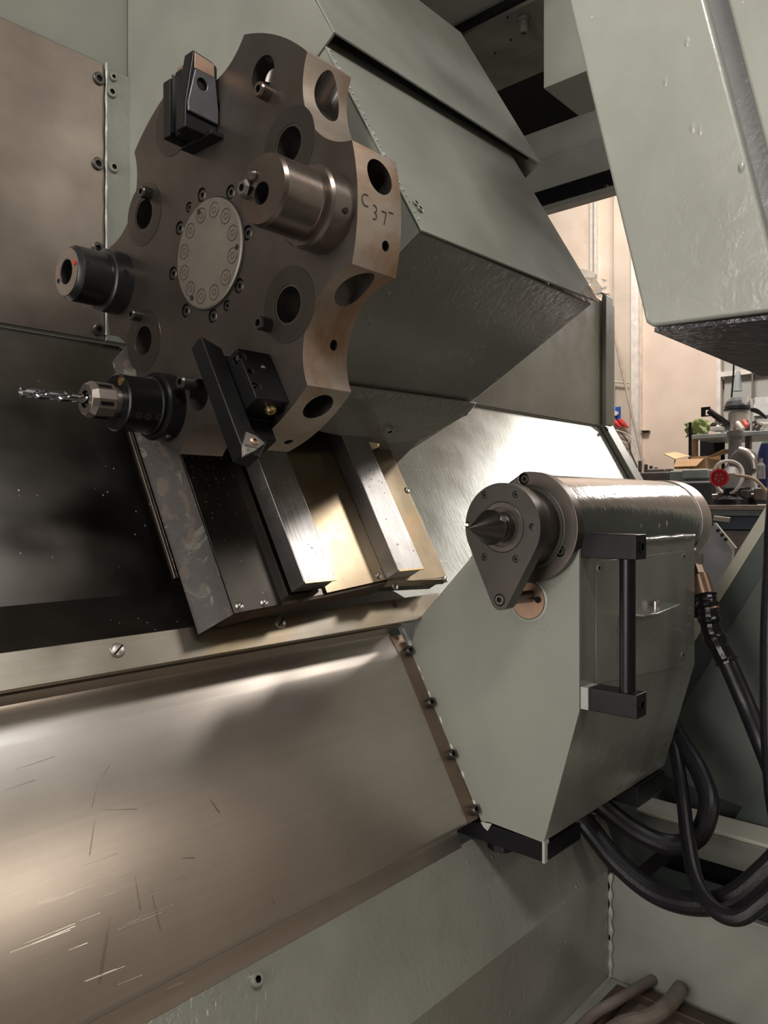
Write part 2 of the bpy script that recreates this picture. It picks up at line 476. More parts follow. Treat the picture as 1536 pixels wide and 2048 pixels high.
t = thing('dark_slope_cover', 'dark oily stainless slope cover with a dent, left of the carriage', 'metal cover', sl(.1, .3, -.35))
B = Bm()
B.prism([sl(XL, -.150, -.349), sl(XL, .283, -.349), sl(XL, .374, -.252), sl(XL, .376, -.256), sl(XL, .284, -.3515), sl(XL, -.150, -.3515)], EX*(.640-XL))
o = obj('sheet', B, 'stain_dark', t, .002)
obj('raised_edge', Bm().sbox(.6075, .613, -.05, .266, -.3492, -.3455), 'stain_panel', t, .0012)
obj('bent_golden_line', Bm().tube([at(283, 878, n=-.345), at(290, 902, n=-.345), at(299, 920, n=-.345), at(318, 938, n=-.345)], .0011, 8, sub=4), 'gold', t)  # thin bent golden line laid on the cover
# dent pushed in near the left
me = o.data; bm = bmesh.new(); bm.from_mesh(me)
bmesh.ops.subdivide_edges(bm, edges=bm.edges[:], cuts=40, use_grid_fill=True)
dc = at(62, 1078, n=-.349)-t.location
for v in bm.verts:
    d = (v.co-dc); k = math.exp(-(d.x**2/.00035+(d-EX*d.x).length_squared/.00018))
    v.co -= EN*.0035*k
finish(bm, 32); bm.to_mesh(me); bm.free()
for px, py in ((325, 985), (384, 1158)):
    screw(t, at(px, py, n=-.33), EN, .009, .010, mat='black')

# clamping strip under the slope cover
t = thing('clamp_strip', 'long stainless clamp strip with slotted screws under the carriage', 'metal strip', sl(.3, .41, -.26))
B = Bm().prism([sl(XL, .374, -.25), sl(1.035, .374, -.25), sl(.980, .414, -.25), sl(XL, .414, -.25)], -EN*.008)
obj('strip', B, 'stain_strip', t, .0012)
for px, py in ((235, 1301), (560, 1246)):
    q = at(px, py, n=-.25); screw(t, q, EN, .0085, .0035, 'slot', 'collar', 'slotted_screw')
q = at(789, 1209, n=-.25); obj('screw_hole', Bm().cyl(q-EN*.0002, q+EN*.0006, .0055), 'rust', t)

# lower cover sheet with its bent top band
t = thing('lower_cover', 'large stainless lower cover sheet with a bent top band, left of the tailstock', 'metal cover', sl(.3, .72, -.31))
prof = [(.400, -.272), (.4125, -.272), (.4135, -.303), (.418, -.3040), (.452, -.2997), (.457, -.299), (.716, -.3), (.721, -.302), (.724, -.325), (.748, -.329)]
obj('sheet', folded(prof, XL, .935), 'stain', t)
lab(obj('end_flange', folded([(p_[0], p_[1]+.0008) for p_ in prof[3:8]], .9355, .9635), 'copper', t), 'stainless end flange along the tailstock, its reflection put in as brown')
for px, py in ((822, 1300), (866, 1403), (908, 1507), (954, 1618)):
    q = at(px, py, X=.956)
    s_, n_ = SN(q)
    screw(t, sl(.953, s_, -.299), EN, .0075, .011, mat='tailmetal')
B = Bm().tube([sl(.9665, .40+.33*i/30, -.2965+rng.uniform(-.001, .001)) for i in range(31)], lambda k: .0028+.0015*math.sin(k*71)*math.sin(k*23), 8, sub=2)
obj('sealant_bead', B, 'glue', t)

rs = random.Random(9)
B = Bm()
def scr(px, py, dx, dy, n_, w=.00035):
    a = at(px, py, n=n_); b = at(px+dx, py+dy, n=n_); d = (b-a).normalized(); sd = d.cross(EN).normalized()*w
    B.prism([a-sd*.3, a+sd*.3, b+sd, b-sd], EN*.0002)
for px, py, dx, dy in ((0, 1792, 235, -85), (420, 1598, 20, 28), (697, 1694, 4, 20), (545, 1795, 8, 14), (204, 1620, 70, -2), (365, 1716, 24, -1), (70, 1810, 160, -55), (20, 1905, 120, -45), (60, 1890, 90, -38), (10, 1580, 60, -20), (30, 1540, 80, -28)):
    scr(px, py, dx, dy, -.2986, .0005 if dx < 40 else .00022)
for i in range(26):
    px, py = rs.uniform(10, 330), rs.uniform(1760, 1980); L = rs.uniform(30, 110)
    scr(px, py, L, -L*.40, -.2986, .00016)
sc_o = obj('scratches', B, 'chrome', t)
B = Bm()
for px, py, dx, dy in ((196, 1560, -12, 55), (190, 1640, -10, 70), (223, 1830, -20, 130), (215, 1860, -16, 110), (270, 1750, 12, 70), (300, 1770, 22, 90), (200, 1560, 20, -30)):
    scr(px, py, dx, dy, -.2986, .00018)
lab(obj('dark_scratches', B, 'tailmetal', t), 'fine dark scratches')

# painted apron and trough below
t = thing('apron', 'grey-green painted apron sheet under the stainless cover, bent down into the chip trough', 'metal panel', (.5, .62, -.83))
B = Bm().prism([sl(XL, .745, -.33), sl(XL, .896, -.33), (XL, .609, -.83), (XL, .625, -.83), sl(XL, .888, -.345), sl(XL, .745, -.345)], EX*(1.272-XL))
obj('sheet', B, 'paint_wet', t, .003)
screw(t, at(510, 1960, n=-.33), EN, .0075, .007, mat='paint')
B = Bm().tube([(1.2715, .606+rng.uniform(-.001, .001), -.645-.18*i/16) for i in range(17)], lambda k: .003+.002*math.sin(k*37), 8, sub=2)
obj('weld_bead', B, 'glue', t)
lab(obj('tilted_corner_plate', Bm().prism([at(1168, 1630, n=-.325), at(1190, 1608, n=-.325), at(1216, 1652, n=-.312), at(1238, 1716, n=-.300), at(1215, 1732, n=-.322)], -EN*.003), 'paint_wet', t, .001), 'added glossy plate tilted up to brighten the sheet corner')  # added plate, tilted upward so this corner of the sheet looks brighter
# curved chute piece behind the clamp at the right end of the apron
B = Bm()
pts = [(1.13, .70, -.50), (1.20, .665, -.52), (1.245, .64, -.57), (1.262, .625, -.64), (1.27, .615, -.72)]
for i in range(len(pts)-1):
    a, b = Vector(pts[i]), Vector(pts[i+1])
    B.prism([a, b, b+Vector((.03, -.004, .012)), a+Vector((.035, -.004, .02))], (.0, .012, .0))
lab(obj('curved_gusset', B, 'paint_wet', t, .003), 'curved gusset in the right corner')

B = Bm().abox(XL, 1.30, -.35, .609, -.85, -.83); struct('floor_trough', B, 'paint_dirty')
t = thing('trough_end_wall', 'grey-green end wall of the chip trough below the hoses', 'metal panel', (1.285, .2, -.83))
obj('plate', Bm().abox(1.275, 1.29, -.35, .609, -.83, -.647), 'paint_dirty', t, .003)
lab(obj('recess', Bm().abox(1.29, 1.478, -.35, .62, -.775, -.765), 'blackp', t, .002), 'dark recess behind the wall')
obj('inner_ledge', Bm().abox(1.40, 1.478, -.35, .60, -.72, -.70), 'teal', t, .004)
t = thing('cream_sill', 'cream-topped sill running across behind the hoses', 'sill', (1.53, .2, -.66))
obj('sill_top', Bm().abox(1.478, 1.56, -.35, .76, -.612, -.604), 'cream', t, .003)
obj('sill_front', Bm().abox(1.478, 1.484, -.35, .76, -.665, -.612), 'paint_dirty', t, .002)
obj('sill_rear', Bm().abox(1.49, 1.50, -.35, .76, -.77, -.612), 'blackp', t)

# ================================================================== carriage saddle
t = thing('carriage', 'carriage saddle with two shiny scraped guide ways running down the slope under the turret', 'carriage', sl(.8, .37, -.24))
pts = [sl(.57, -.04, -.2), sl(1.003, -.04, -.2), sl(1.003, .368, -.2), sl(.855, .360, -.2), sl(.73, .372, -.2), sl(.648, .376, -.2), sl(.57, .383, -.2)]
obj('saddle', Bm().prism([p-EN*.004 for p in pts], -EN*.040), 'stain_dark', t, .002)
lab(obj('left_cover_plate', Bm().prism([sl(.571, -.04, -.204), sl(.648, -.04, -.204), sl(.648, .379, -.204), sl(.571, .383, -.204)], EN*.004), metal('oily_plate_shadow_toned', (.075, .068, .06), .36, chips=2, metallic=.9), t, .0008), 'chip-strewn cover plate with the turret shadow in its colour')  # base colour darkened to stand in for the turret's shadow
lab(obj('right_cover_plate', Bm().prism([sl(.917, -.25, -.204), sl(1.003, -.25, -.204), sl(1.003, .367, -.204), sl(.917, .367, -.204), sl(.86, .36, -.204)], EN*.004), 'brass', t, .0008), 'cover plate coloured golden for the warm light on it')
lab(obj('channel_floor', Bm().prism([sl(.727, -.25, -.204), sl(.857, -.25, -.204), sl(.857, .36, -.204), sl(.731, .37, -.204)], EN*.004), 'brass', t), 'oily channel floor coloured golden for the warm light on it')
for x0, x1, s1 in ((.669, .726, .3635), (.857, .915, .3595)):
    w = obj('guide_way', Bm().prism([sl(x0, -.25, -.17), sl(x1, -.25, -.17), sl(x1, s1, -.17), sl(x0, s1+.001, -.17)], -EN*.030), ['beam'], t, .0012)
    obj('edge_strip', Bm().sbox(x0, x1, s1-.0005, s1+.0022, -.1715, -.1692), 'gold', w)
# rusty flange on the left side of the saddle
flange_m, nt, b_ = new_mat('flaking_flange'); v = mapping(nt, (1, .5, .5))
fa = noise_tex(nt, 22, 7, v, .7, 1.0)
c = mixc(nt, ramp(nt, fa, [(.54, 0.0), (.58, 1.0)]), (.032, .025, .021), (.12, .117, .095))
c = mixc(nt, ramp(nt, noise_tex(nt, 60, 4, v), [(.55, 0.0), (.6, .6)]), c, (.10, .065, .045))
nt.links.new(c, b_.inputs['Base Color']); b_.inputs['Roughness'].default_value = .5; bump(nt, b_, fa, .6, .002)
B = Bm().prism([sl(.571, -.05, -.202), sl(.571, .383, -.202), sl(.543, .389, -.236), sl(.543, -.02, -.236)], -EN*.006-EX*.002)
lab(obj('side_flange', B, flange_m, t, .001), 'flaking painted side flange')
# lower nose of the saddle
B = Bm().prism([sl(.60, .377, -.204), sl(.73, .3705, -.204), sl(.862, .36, -.204), sl(.862, .362, -.236), sl(.60, .376, -.24)], ES*.004)
lab(obj('nose', B, 'rust', t), 'brown lower nose')
obj('nose_trim', Bm().prism([sl(.86, .361, -.2005), sl(1.003, .3685, -.2005), sl(1.003, .371, -.214), sl(.86, .364, -.214)], ES*.002), 'brass', t)
for px, py in ((479, 1213), (529, 1206), (757, 1152), (790, 1172), (814, 981), (891, 1158)):
    screw(t, at(px, py, n=-.2), EN, .006, .0015, 'slot', 'collar', 'slotted_screw')
# scraper block under the housing
lab(obj('wiper_block', Bm().sbox(.70, 1.0, -.14, .085, -.168, -.13), 'blackp', t, .003), 'black wiper block under the housing')
lab(obj('bright_key', Bm().sbox(.965, .985, .0, .115, -.19, -.155), 'chrome', t, .001), 'bright metal key')

# flying chips nobody could count on the carriage
B = Bm()
for i in range(110):
    if i < 80: q = sl(rng.uniform(.575, .645), rng.uniform(.05, .30)*rng.uniform(.7, 1), -.2)
    else: q = sl(rng.choice([rng.uniform(.70, .72), rng.uniform(.86, .91)]), rng.uniform(.1, .33), -.17)
    a = rng.uniform(0, PI); w = rng.uniform(.0005, .0016)
    d1 = (EX*math.cos(a)+ES*math.sin(a))*w; d2 = (EX*-math.sin(a)+ES*math.cos(a))*w*rng.uniform(.5, 1)
    B.prism([q-d1, q+d2, q+d1*1.2, q-d2], EN*.0008)
o = solo('metal_chips', 'small bright metal chips scattered on the carriage beside the ways', 'metal chips', B, 'carbide'); o['kind'] = 'stuff'

# ================================================================== turret housing and upper shroud
XH = .66
t = thing('turret_housing', 'grey-green turret slide housing with folded lower skirt, right of the turret', 'housing', sl(.85, .1175, -.2))
top0, bot = -.60, .1175
B = Bm().prism([sl(XH, top0, .203), sl(XH, bot, .203), sl(XH, bot, -.045), sl(XH, bot+.004, -.075), sl(XH, top0, -.11)], EX*.405)
obj('box_body', B, 'paint_wet', t, .002)
# top panel (its own plate with drilled edge)
B = Bm().prism([sl(XH-.004, top0, .2045), sl(XH-.004, bot+.002, .2045), sl(1.071, bot+.002, .2095), sl(1.071, top0, .2095)], EN*.003)
lab(obj('top_plate', B, 'paint', t, .0012), 'matt top plate')
# front plate
obj('front_plate', Bm().prism([sl(XH-.003, top0, .205), sl(XH-.003, bot, .205), sl(XH-.003, bot, -.02), sl(XH-.003, top0, -.10)], EX*.0025), 'paint', t)
B = Bm().prism([sl(.76, bot+.005, -.052), sl(.76, bot+.006, -.075), sl(1.075, bot+.006, -.078), sl(1.068, bot+.003, -.045)], ES*.0035)
lab(obj('sealed_seam', B, paint('runny_paint', GREEN, .2, .9, .3, wet=.8, coat=.8), t, .001), 'runny painted seam')
B = Bm().prism([sl(.74, bot+.004, -.070), sl(1.085, bot+.004, -.075), sl(1.045, bot+.004, -.165), sl(.965, bot+.003, -.187), sl(.74, bot+.003, -.160)], -ES*.004)
obj('skirt', B, 'paint_wet', t, .001)
B = Bm().prism([sl(1.085, bot+.004, -.075), sl(1.100, bot-.01, -.08), sl(1.075, bot-.02, -.27), sl(1.04, bot+.003, -.262), sl(1.045, bot+.004, -.165)], -EX*.0035)
obj('skirt_side', B, 'paint_wet', t, .001)
B = Bm().prism([sl(.965, bot+.003, -.187), sl(1.045, bot+.004, -.165), sl(1.065, bot+.003, -.262), sl(1.02, bot+.003, -.268)], -ES*.003)
lab(obj('lower_tab', B, 'paint', t, .001), 'bent lower tab')
screw(t, at(777, 857, s=bot+.004), ES, .0075, .007, mat='paint_wet')
for px, py in ((838, 419), (830, 408)):
    screw(t, at(px, py, n=.208), EN, .0045, .003, mat='paint')
# worn sanded corner
B = Bm()
for i in range(60):
    k = rng.random(); q = sl(1.068-.055*k*rng.random(), bot-.004-.03*rng.random()*(1-k), .2127)
    d1 = ES*rng.uniform(.004, .012)+EX*rng.uniform(-.003, .003); d2 = EX*.0004
    B.prism([q, q+d1, q+d1+d2, q+d2*2], EN*.0002)
lab(obj('scuffed_corner', B, 'copperface', t), 'brown scuff marks on the corner')
B = Bm()
for i in range(26):
    a = i/26; p = sl(XH-.0005, -.18+.29*a, .2105); B.sbox(XH-.002, XH+.001, -.18+.29*a, -.18+.29*a+.006*rng.random(), .2070, .2085)
obj('sealant_line', B, 'glue', t)

t = thing('upper_shroud', 'grey-green upper shroud with a shadow gap over the turret housing', 'shroud', sl(.9, -.184, .1))
NS = .221
pN = at(917, 70, n=NS); sT = SN(pN)[0]; xT = pN.x
pR = at(1070, 321, n=NS); xR = pR.x
B = Bm().prism([sl(XH-.006, -.184, NS+.003), sl(xR, -.184, NS+.003), sl(xT, sT, NS+.003), sl(XH-.006, sT, NS+.003)], EN*.003)
obj('top_plate', B, 'paint', t, .001)
# end face of the shroud carrying on down behind the turret
B = Bm().prism([(XH-.006, *p) for p in ((1.147, .262), (1.147, 1.10), (.46, 1.10), tuple(sl(0, sT, NS))[1:], tuple(sl(0, -.184, NS+.003))[1:], tuple(sl(0, -.184, -.10))[1:], tuple(sl(0, .10, -.10))[1:])], EX*.004)
obj('end_plate', B, 'paint', t, .001)
obj('right_plate', Bm().prism([sl(xR-.002, -.184, NS), sl(xT-.002, sT, NS), sl(xT-.002, sT, .0), sl(xR-.002, -.184, .0)], -EX*.003), 'paint', t, .001)
lab(obj('gap_shade_strip', Bm().prism([sl(XH+.004, -.205, NS+.003), sl(xR-.01, -.205, NS+.003), sl(xR-.01, -.205, .2125), sl(XH+.004, -.205, .208)], -ES*.003), 'void', t), 'black strip standing in for shade in the gap')  # black strip painting the shade inside the gap

# ================================================================== roof and end frame
B = Bm().abox(1.30, 2.30, .1, 1.8, 1.34, 1.36); struct('ceiling_enclosure', B, 'void')
t = thing('roof_plate', 'dim grey-green roof plates with one hanging bolt above the shroud', 'roof panel', (1.2, .8, .99))
obj('plate', Bm().abox(.30, 1.31, .55, 1.148, 1.012, 1.02), 'paint', t, .002)
obj('access_plate', Bm().abox(1.325, 1.475, .765, 1.6, .995, 1.005), 'paint_roof', t, .002)
obj('access_frame', Bm().abox(1.312, 1.325, .20, 1.6, 1.002, 1.02), 'void', t)
obj('rear_plate', Bm().abox(1.30, 1.475, .20, .80, 1.006, 1.016), 'paint_roof', t, .002)
obj('step_plate', Bm().abox(1.475, 1.565, .20, 1.6, 1.0, 1.012), 'paint_roof', t, .002)
q = at(1048, 38, Z=.995)
B = Bm().lathe(q, -EZ, [(0, .013), (.006, .013), (.006, .010), (.03, .010), (.03, .005), (.022, .005)], 24)
lab(obj('bolt', B, 'paint_roof', t), 'hanging socket bolt')
for px, py in ((1015, 35), (1048, 60), (1022, 80), (990, 107)):
    q = at(px, py, Z=.994); obj('rivet', Bm().cyl(q-EZ*.001, q+EZ*.001, .0022, 10), 'void', t)
solo('bracket_box', 'grey-green box bracket hanging from the roof beside the door', 'bracket', Bm().abox(1.302, 1.445, .20, .758, .80, 1.006), 'paint', .002)
solo('recess_shade_panels', 'black panels standing in for the shade behind the roof plates', 'shade panel', Bm().abox(1.50, 2.34, .1, 1.75, 1.279, 1.31).abox(1.25, 2.285, 1.70, 1.75, .98, 1.30), 'void')  # black panels put in for the darkness of the roof recess
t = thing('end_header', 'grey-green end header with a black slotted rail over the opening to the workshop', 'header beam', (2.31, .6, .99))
obj('upper_panel', Bm().abox(2.30, 2.33, .1, 1.6, 1.175, 1.278), paint('header_paint_lit', (.38, .39, .35), .4, .1, .1), t, .003)  # enclosure paint lightened to stand in for bounce light on both panels
obj('lower_panel', Bm().abox(2.29, 2.33, .1, 1.6, 1.065, 1.172), paint('header_paint_lit2', (.36, .37, .33), .4, .1, .1), t, .003)
lab(obj('slotted_rail', Bm().abox(2.285, 2.33, .1, 1.6, 1.012, 1.062), 'blackp', t, .003), 'black slotted rail')
obj('bottom_edge', Bm().abox(2.285, 2.33, .1, 1.6, .992, 1.010), 'paint_dirty', t, .002)
q = at(1214, 373, X=2.285); screw(t, q, -EX, .006, .006, mat='chrome')

# ================================================================== door box, upper right
XD = .75
t = thing('machine_door', 'large sliding door with a blistered grey-green inner skin and black underside, upper right', 'door', (.93, .25, .15))
def dq(px, py): q = at(px, py, X=XD); return (q.y, q.z)
a0 = dq(1135, 0); a1 = dq(1290, 655)
k = (a0[0]-a1[0])/(a0[1]-a1[1])
ztop = .80; ytop = a1[0]+k*(ztop-a1[1])
b0 = dq(1410, 0); b1 = dq(1536, 472); d0 = dq(1457, 0); d1 = dq(1536, 300); kd = (d0[0]-d1[0])/(d0[1]-d1[1]); yd = lambda z: d1[0]+kd*(z-d1[1]); kb = (b0[0]-b1[0])/(b0[1]-b1[1])
yb = lambda z: b1[0]+kb*(z-b1[1])
zb = a1[1]
# corner-rounded skin
pts = [(XD, a1[0]+.0, zb+.006), (XD, a1[0]-.006, zb), (XD, yb(zb), zb-.004), (XD, yb(ztop), ztop), (XD, ytop, ztop)]
obj('inner_skin', Bm().prism(pts, EX*.37), 'paint_rough', t, .004)
obj('groove', Bm().prism([(XD+.012, yb(zb)+.001, zb-.004), (XD+.012, yd(zb)-.004, zb-.004), (XD+.012, yd(ztop)-.004, ztop), (XD+.012, yb(ztop)+.001, ztop)], EX*.34), paint('groove_paint', (.20, .20, .205), .35, .4, .2, wet=.2, specks=(.7, .7, .7)), t)
obj('outer_frame', Bm().prism([(XD-.004, yd(zb), zb-.006), (XD-.004, -.10, zb-.02), (XD-.004, -.02, ztop), (XD-.004, yd(ztop), ztop)], EX*.37), 'paint_rough', t, .004)
lab(obj('underside', Bm().prism([(XD+.004, a1[0]-.008, zb-.001), (XD+.004, -.08, zb-.018), (XD+.36, -.08, zb-.018), (XD+.36, a1[0]-.008, zb-.001)], -EZ*.004),
    paint('black_crusty_paint', (.03, .028, .035), .38, 1.0, .6, wet=1.2, coat=.5), t), 'black crusty underside')

# ================================================================== far end guard plates
t = thing('chute_guard', 'dark green slanting guard plate with a cream edge behind the tailstock', 'guard plate', (1.61, .4, -.6))
g0 = at(1536, 1005, X=1.6); g1 = at(1375, 1265, X=1.6)
dr = (g1-g0).normalized()
top = g0-dr*.25; low = g0+dr*.62
perp = Vector((0, dr.z, -dr.y))
if perp.z > 0: perp = -perp
lab(obj('cream_edge', Bm().prism([top, low, low+perp*.021, top+perp*.021], EX*.02), 'cream', t, .001), 'cream edge strip')
obj('plate', Bm().prism([top+perp*.021+EX*.003, low+perp*.021+EX*.003, low+perp*.021+Vector((.003, -.1, -.1)), Vector((1.603, -.3, -.62)), Vector((1.603, -.3, .2))], EX*.01), 'teal', t)
h0 = at(1536, 1128, X=1.57); h1 = at(1350, 1440, X=1.57); dh = (h1-h0).normalized()
topb = h0-dh*.3; lowb = h0+dh*.50
obj('front_plate', Bm().prism([topb, lowb, Vector((1.57, lowb.y-.35, -.61)), Vector((1.57, -.3, -.61)), Vector((1.57, -.3, .15))], EX*.008), paint('green_plate', (.11, .125, .112), .5, .1, .1, coat=.1), t, .0015)
q1 = at(1470, 1610, X=1.569); 
obj('lower_facet', Bm().prism([at(1560, 1500, X=1.565), at(1455, 1660, X=1.565), at(1560, 1700, X=1.565)], EX*.004), 'teal', t)
# ================================================================== turret
X0, X1 = .548, .614
TUR = Vector((X0, HUB[0], HUB[1]))
t = thing('tool_turret', 'scalloped brown steel tool turret disc with twelve stations', 'turret', TUR-EZ*.25)
RO = .2455
out = []
for kk in range(6):
    a0 = kk*60
    for i in range(12): out.append(pol(RO, a0-14.5+29*i/11, X0))
    sc = pol(.284, a0+30, X0); rs = .0793
    p_end = pol(RO, a0+14.5, X0); p_st = pol(RO, a0+45.5, X0)
    c2 = Vector((sc.y, sc.z)); v0 = Vector((p_end.y, p_end.z))-c2; v1 = Vector((p_st.y, p_st.z))-c2
    th0 = math.atan2(v0.y, v0.x); th1 = math.atan2(v1.y, v1.x)
    d = (th1-th0+PI) % (2*PI)-PI
    cm = math.atan2(TUR.z-sc.z, TUR.y-sc.y)
    # go the way that passes the hub side
    if abs((th0+d/2-cm+PI) % (2*PI)-PI) > 1: d = d-2*PI if d > 0 else d+2*PI
    rr = v0.length
    for i in range(1, 20):
        a = th0+d*i/20; out.append(Vector((X0, c2.x+rr*math.cos(a), c2.y+rr*math.sin(a))))
B = Bm().prism(out, EX*(X1-X0))
for f in B.b.faces:
    if len(f.verts) == 4: f.material_index = 1
disc = obj('disc', B, ['turret', 'rim', 'bore'], t)
cut = Bm()
BORES = [(31, .167), (150, .170), (209, .170), (329, .166), (61, .205), (113, .199), (262, .168), (90, .168)]
for a, r in BORES: p = pol(r, a, X0-.01); cut.cyl(p, p+EX*.058, .0195, 40)
for a in (0, 180, 242): p = pol(.2, a, X0-.01); cut.cyl(p, p+EX*.03, .017, 32)
for a0 in (0, 60, 120, 180, 240, 300):
    for da, dp in ((8, .05), (-19, .05)):
        p = pol(.262, a0+da, .583); di = Vector((0, HUB[0]-p.y, HUB[1]-p.z)).normalized()
        # bores are drilled square to the lobe, not to the scallop
        di = Vector((0, math.cos(math.radians(a0+da*.8)), -math.sin(math.radians(a0+da*.8))))
        cut.cyl(p-di*.01, p+di*.06, .0185, 36)
    p = pol(.262, a0-8, .592); di = (Vector((.592, *HUB))-p).normalized(); cut.cyl(p, p+di*.045, .0055, 20)
    p = pol(.262, a0+23, .592); di = (Vector((.592, *HUB))-p).normalized(); cut.cyl(p, p+di*.065, .0055, 20)
SCREWS = [(103, .078, 1), (58, .075, 1), (7, .072, 1), (319, .074, 1), (274, .075, 1), (229, .078, 1), (185, .080, 1), (144, .080, 1), (123, .081, .75), (296, .075, .75)]
for a, r, k in SCREWS: p = pol(r, a, X0-.01); cut.cyl(p, p+EX*.016, .0088*k, 24)
boolean(disc, cut, M['bore'])
for a, r, k in SCREWS: screw(t, pol(r, a, X0+.005), -EX, .0066*k, .004, mat='tailmetal', name='socket_screw')
# stained mounting rings round the stations
for a, r in BORES[:6]:
    p = pol(r, a, X0)
    B = Bm().lathe(p, -EX, [(-.0002, .0415), (.0005, .0412), (.0006, .0222), (-.0002, .0220)], 48, caps=False)
    ring_o = obj('station_ring', B, 'ring', t)
    if a == 61:
        bpy.data.objects.remove(ring_o)
# locating pins beside the stations
for a, r, rr, L in ((55, .188, .0085, .014), (141, .171, .0078, .014), (317, .150, .0078, .016), (197, .165, .0075, .014), (256, .156, .0085, .018)):
    p = pol(r, a, X0)
    B = Bm().lathe(p, -EX, [(-.004, rr), (L*.85, rr), (L, rr*.85), (L, rr*.5), (L*.4, rr*.5)], 24, mis=[0, 0, 0, 1])
    obj('locating_pin', B, ['tailmetal' if a != 55 else 'holder', 'void'], t)
# hub cap with twelve stamped rings
B = Bm().lathe(TUR+EX*.001, -EX, [(0, .0655), (.0035, .0655), (.0045, .0635), (.0045, 0)], 72)
cap = obj('hub_cap', B, [metal('dull_cap', (.22, .195, .165), .55, metallic=.6, mottled=.25, bump_s=.1), 'ring'], t)
B = Bm()
for i in range(12):
    p = pol(.0505, 15+30*i, X0-.0037)
    B.torus(p, EX, .0088, .0004, 24, sm=5); B.torus(p, EX, .0035, .0003, 14, sm=5)
for a in (108, 355, 236): p = pol(.0575, a, X0-.0034); B.cyl(p, p-EX*.001, .0032, 14)
lab(obj('stamped_rings', B, 'ring', cap), 'ring of stamped station marks')
obj('cap_gap', Bm().lathe(TUR, -EX, [(-.0002, .0672), (.0007, .0672), (.0007, .0655)], 72, caps=False), 'void', t)
# back hub carrying the disc
obj('rear_hub', Bm().cyl((X1, *HUB), (XH-.003, *HUB), .15, 64), 'blackp', t)
# thin wire-like scratch marks engraved on the disc and rim letters
B = Bm()
def stroke(pts, w=.0007):
    for a, b in zip(pts, pts[1:]):
        a = Vector(a); b = Vector(b); d = (b-a); nrm = Vector((0, -1, 0)); sd = d.cross(nrm).normalized()*w
        B.prism([a-sd, b-sd, b+sd, a+sd], nrm*.0003)
def rimp(x, z):      # spot on the lobe rim facing the operator
    a = math.asin(max(-1, min(1, (z-HUB[1])/RO))); return Vector((x, HUB[0]-RO*math.cos(a)-.0001, z))
def arcp(cx, cz, r, a0, a1, n=9): return [rimp(cx+r*math.cos(math.radians(a0+(a1-a0)*i/(n-1))), cz+r*math.sin(math.radians(a0+(a1-a0)*i/(n-1)))) for i in range(n)]
stroke(arcp(.560, .305, .006, 60, 300)); stroke(arcp(.572, .300, .0035, 120, -90)); stroke(arcp(.572, .293, .0035, 90, -120))
stroke([rimp(.583, .301), rimp(.590, .301), rimp(.587, .288)]); stroke([rimp(.594, .303), rimp(.601, .303)])
lab(obj('scribed_mark', B, 'tailmetal', t), 'hand-scribed letters on the rim')

def axis_part(name, p, prof, mats, parent, seg=48, mis=None):
    return obj(name, Bm().lathe(p, -EX, prof, seg, mis=mis), mats, parent)

# ------------------------------------------------ big drill holder, station facing the operator
p = Vector((X0, .572, .300))
t = thing('large_boring_holder', 'large worn brown steel cylindrical holder on the right of the turret face', 'tool holder', p-EZ*.042)
axis_part('collar', p, [(0, .0415), (.026, .0415), (.029, .039), (.029, .034)], 'holder', t)
body = axis_part('body', p, [(.027, .0335), (.034, .0335), (.036, .0345), (.079, .0345), (.083, .0325)], ['holder', 'void'], t)
cut = Bm(); q = p+Vector((-.095, .001, -.004)); cut.cyl(q, q+EX*.05, .0108, 28)
cut.box(p+Vector((-.095, .030, -.05)), (.056, 0, 0), (0, .02, 0), (0, 0, .1))
boolean(body, cut, M['bore'])
q = p+Vector((-.083, .020, .004))
B = Bm().lathe(q, -EX, [(-.01, .009), (.006, .009), (.009, .007), (.009, .004), (.002, .004)], 6, mis=[0, 0, 0, 1])
lab(obj('coolant_nozzle', B, ['chrome', 'void'], t), 'small hexagon coolant nozzle')
q = p+Vector((-.083, .012, .016)); obj('nozzle_ball', Bm().lathe(q, -EX, [(-.01, .0055), (.002, .0055), (.005, .003), (.0055, 0)], 16), 'holder', t)
q = p+Vector((-.012, -.038, -.011)); obj('grub_screw', Bm().cyl(q, q-EY*.004, .003, 12), 'void', t)

# ------------------------------------------------ left sleeve holder with red dot
p = Vector((X0, .985, .3075))
t = thing('sleeve_holder', 'grey cylindrical sleeve holder with a red dot, far left of the turret', 'tool holder', p-EZ*.042)
axis_part('collar', p, [(0, .042), (.024, .042), (.026, .040), (.0265, .036)], 'holder2', t)
body = axis_part('body', p, [(.025, .0355), (.030, .0355), (.031, .0362), (.066, .0362), (.072, .032), (.0735, .030)], ['holder2', 'void'], t)
cut = Bm(); q = p+Vector((-.085, .0, -.001)); cut.cyl(q, q+EX*.06, .0165, 36)
boolean(body, cut, M['bore'])
lab(obj('front_ring', Bm().lathe(p, -EX, [(.0725, .031), (.0745, .031), (.0745, .0166), (.0725, .0166)], 48, caps=False), 'collar', t), 'bright front ring')
a = math.radians(-5); q = p+Vector((-.0755, -.024*math.cos(a), .007)); lab(obj('red_dot', Bm().cyl(q+EX*.002, q-EX*.0006, .0035, 16), 'redpaint', t), 'small red dot')
B = Bm(); nn = Vector((0, -1, .1)).normalized(); 
slot = [Vector((-.038-.012*0+dx, 0, dz)) for dx, dz in [(0, -.0035), (-.002, -.0048), (-.018, -.0048), (-.020, -.0035), (-.0205, 0), (-.020, .0035), (-.018, .0048), (-.002, .0048), (0, .0035), (.0005, 0)]]
obj('flat_mark', B.prism([p+v-EY*.0340+Vector((0, 0, .009)) for v in slot], -EY*.0022), 'tailmetal', t)
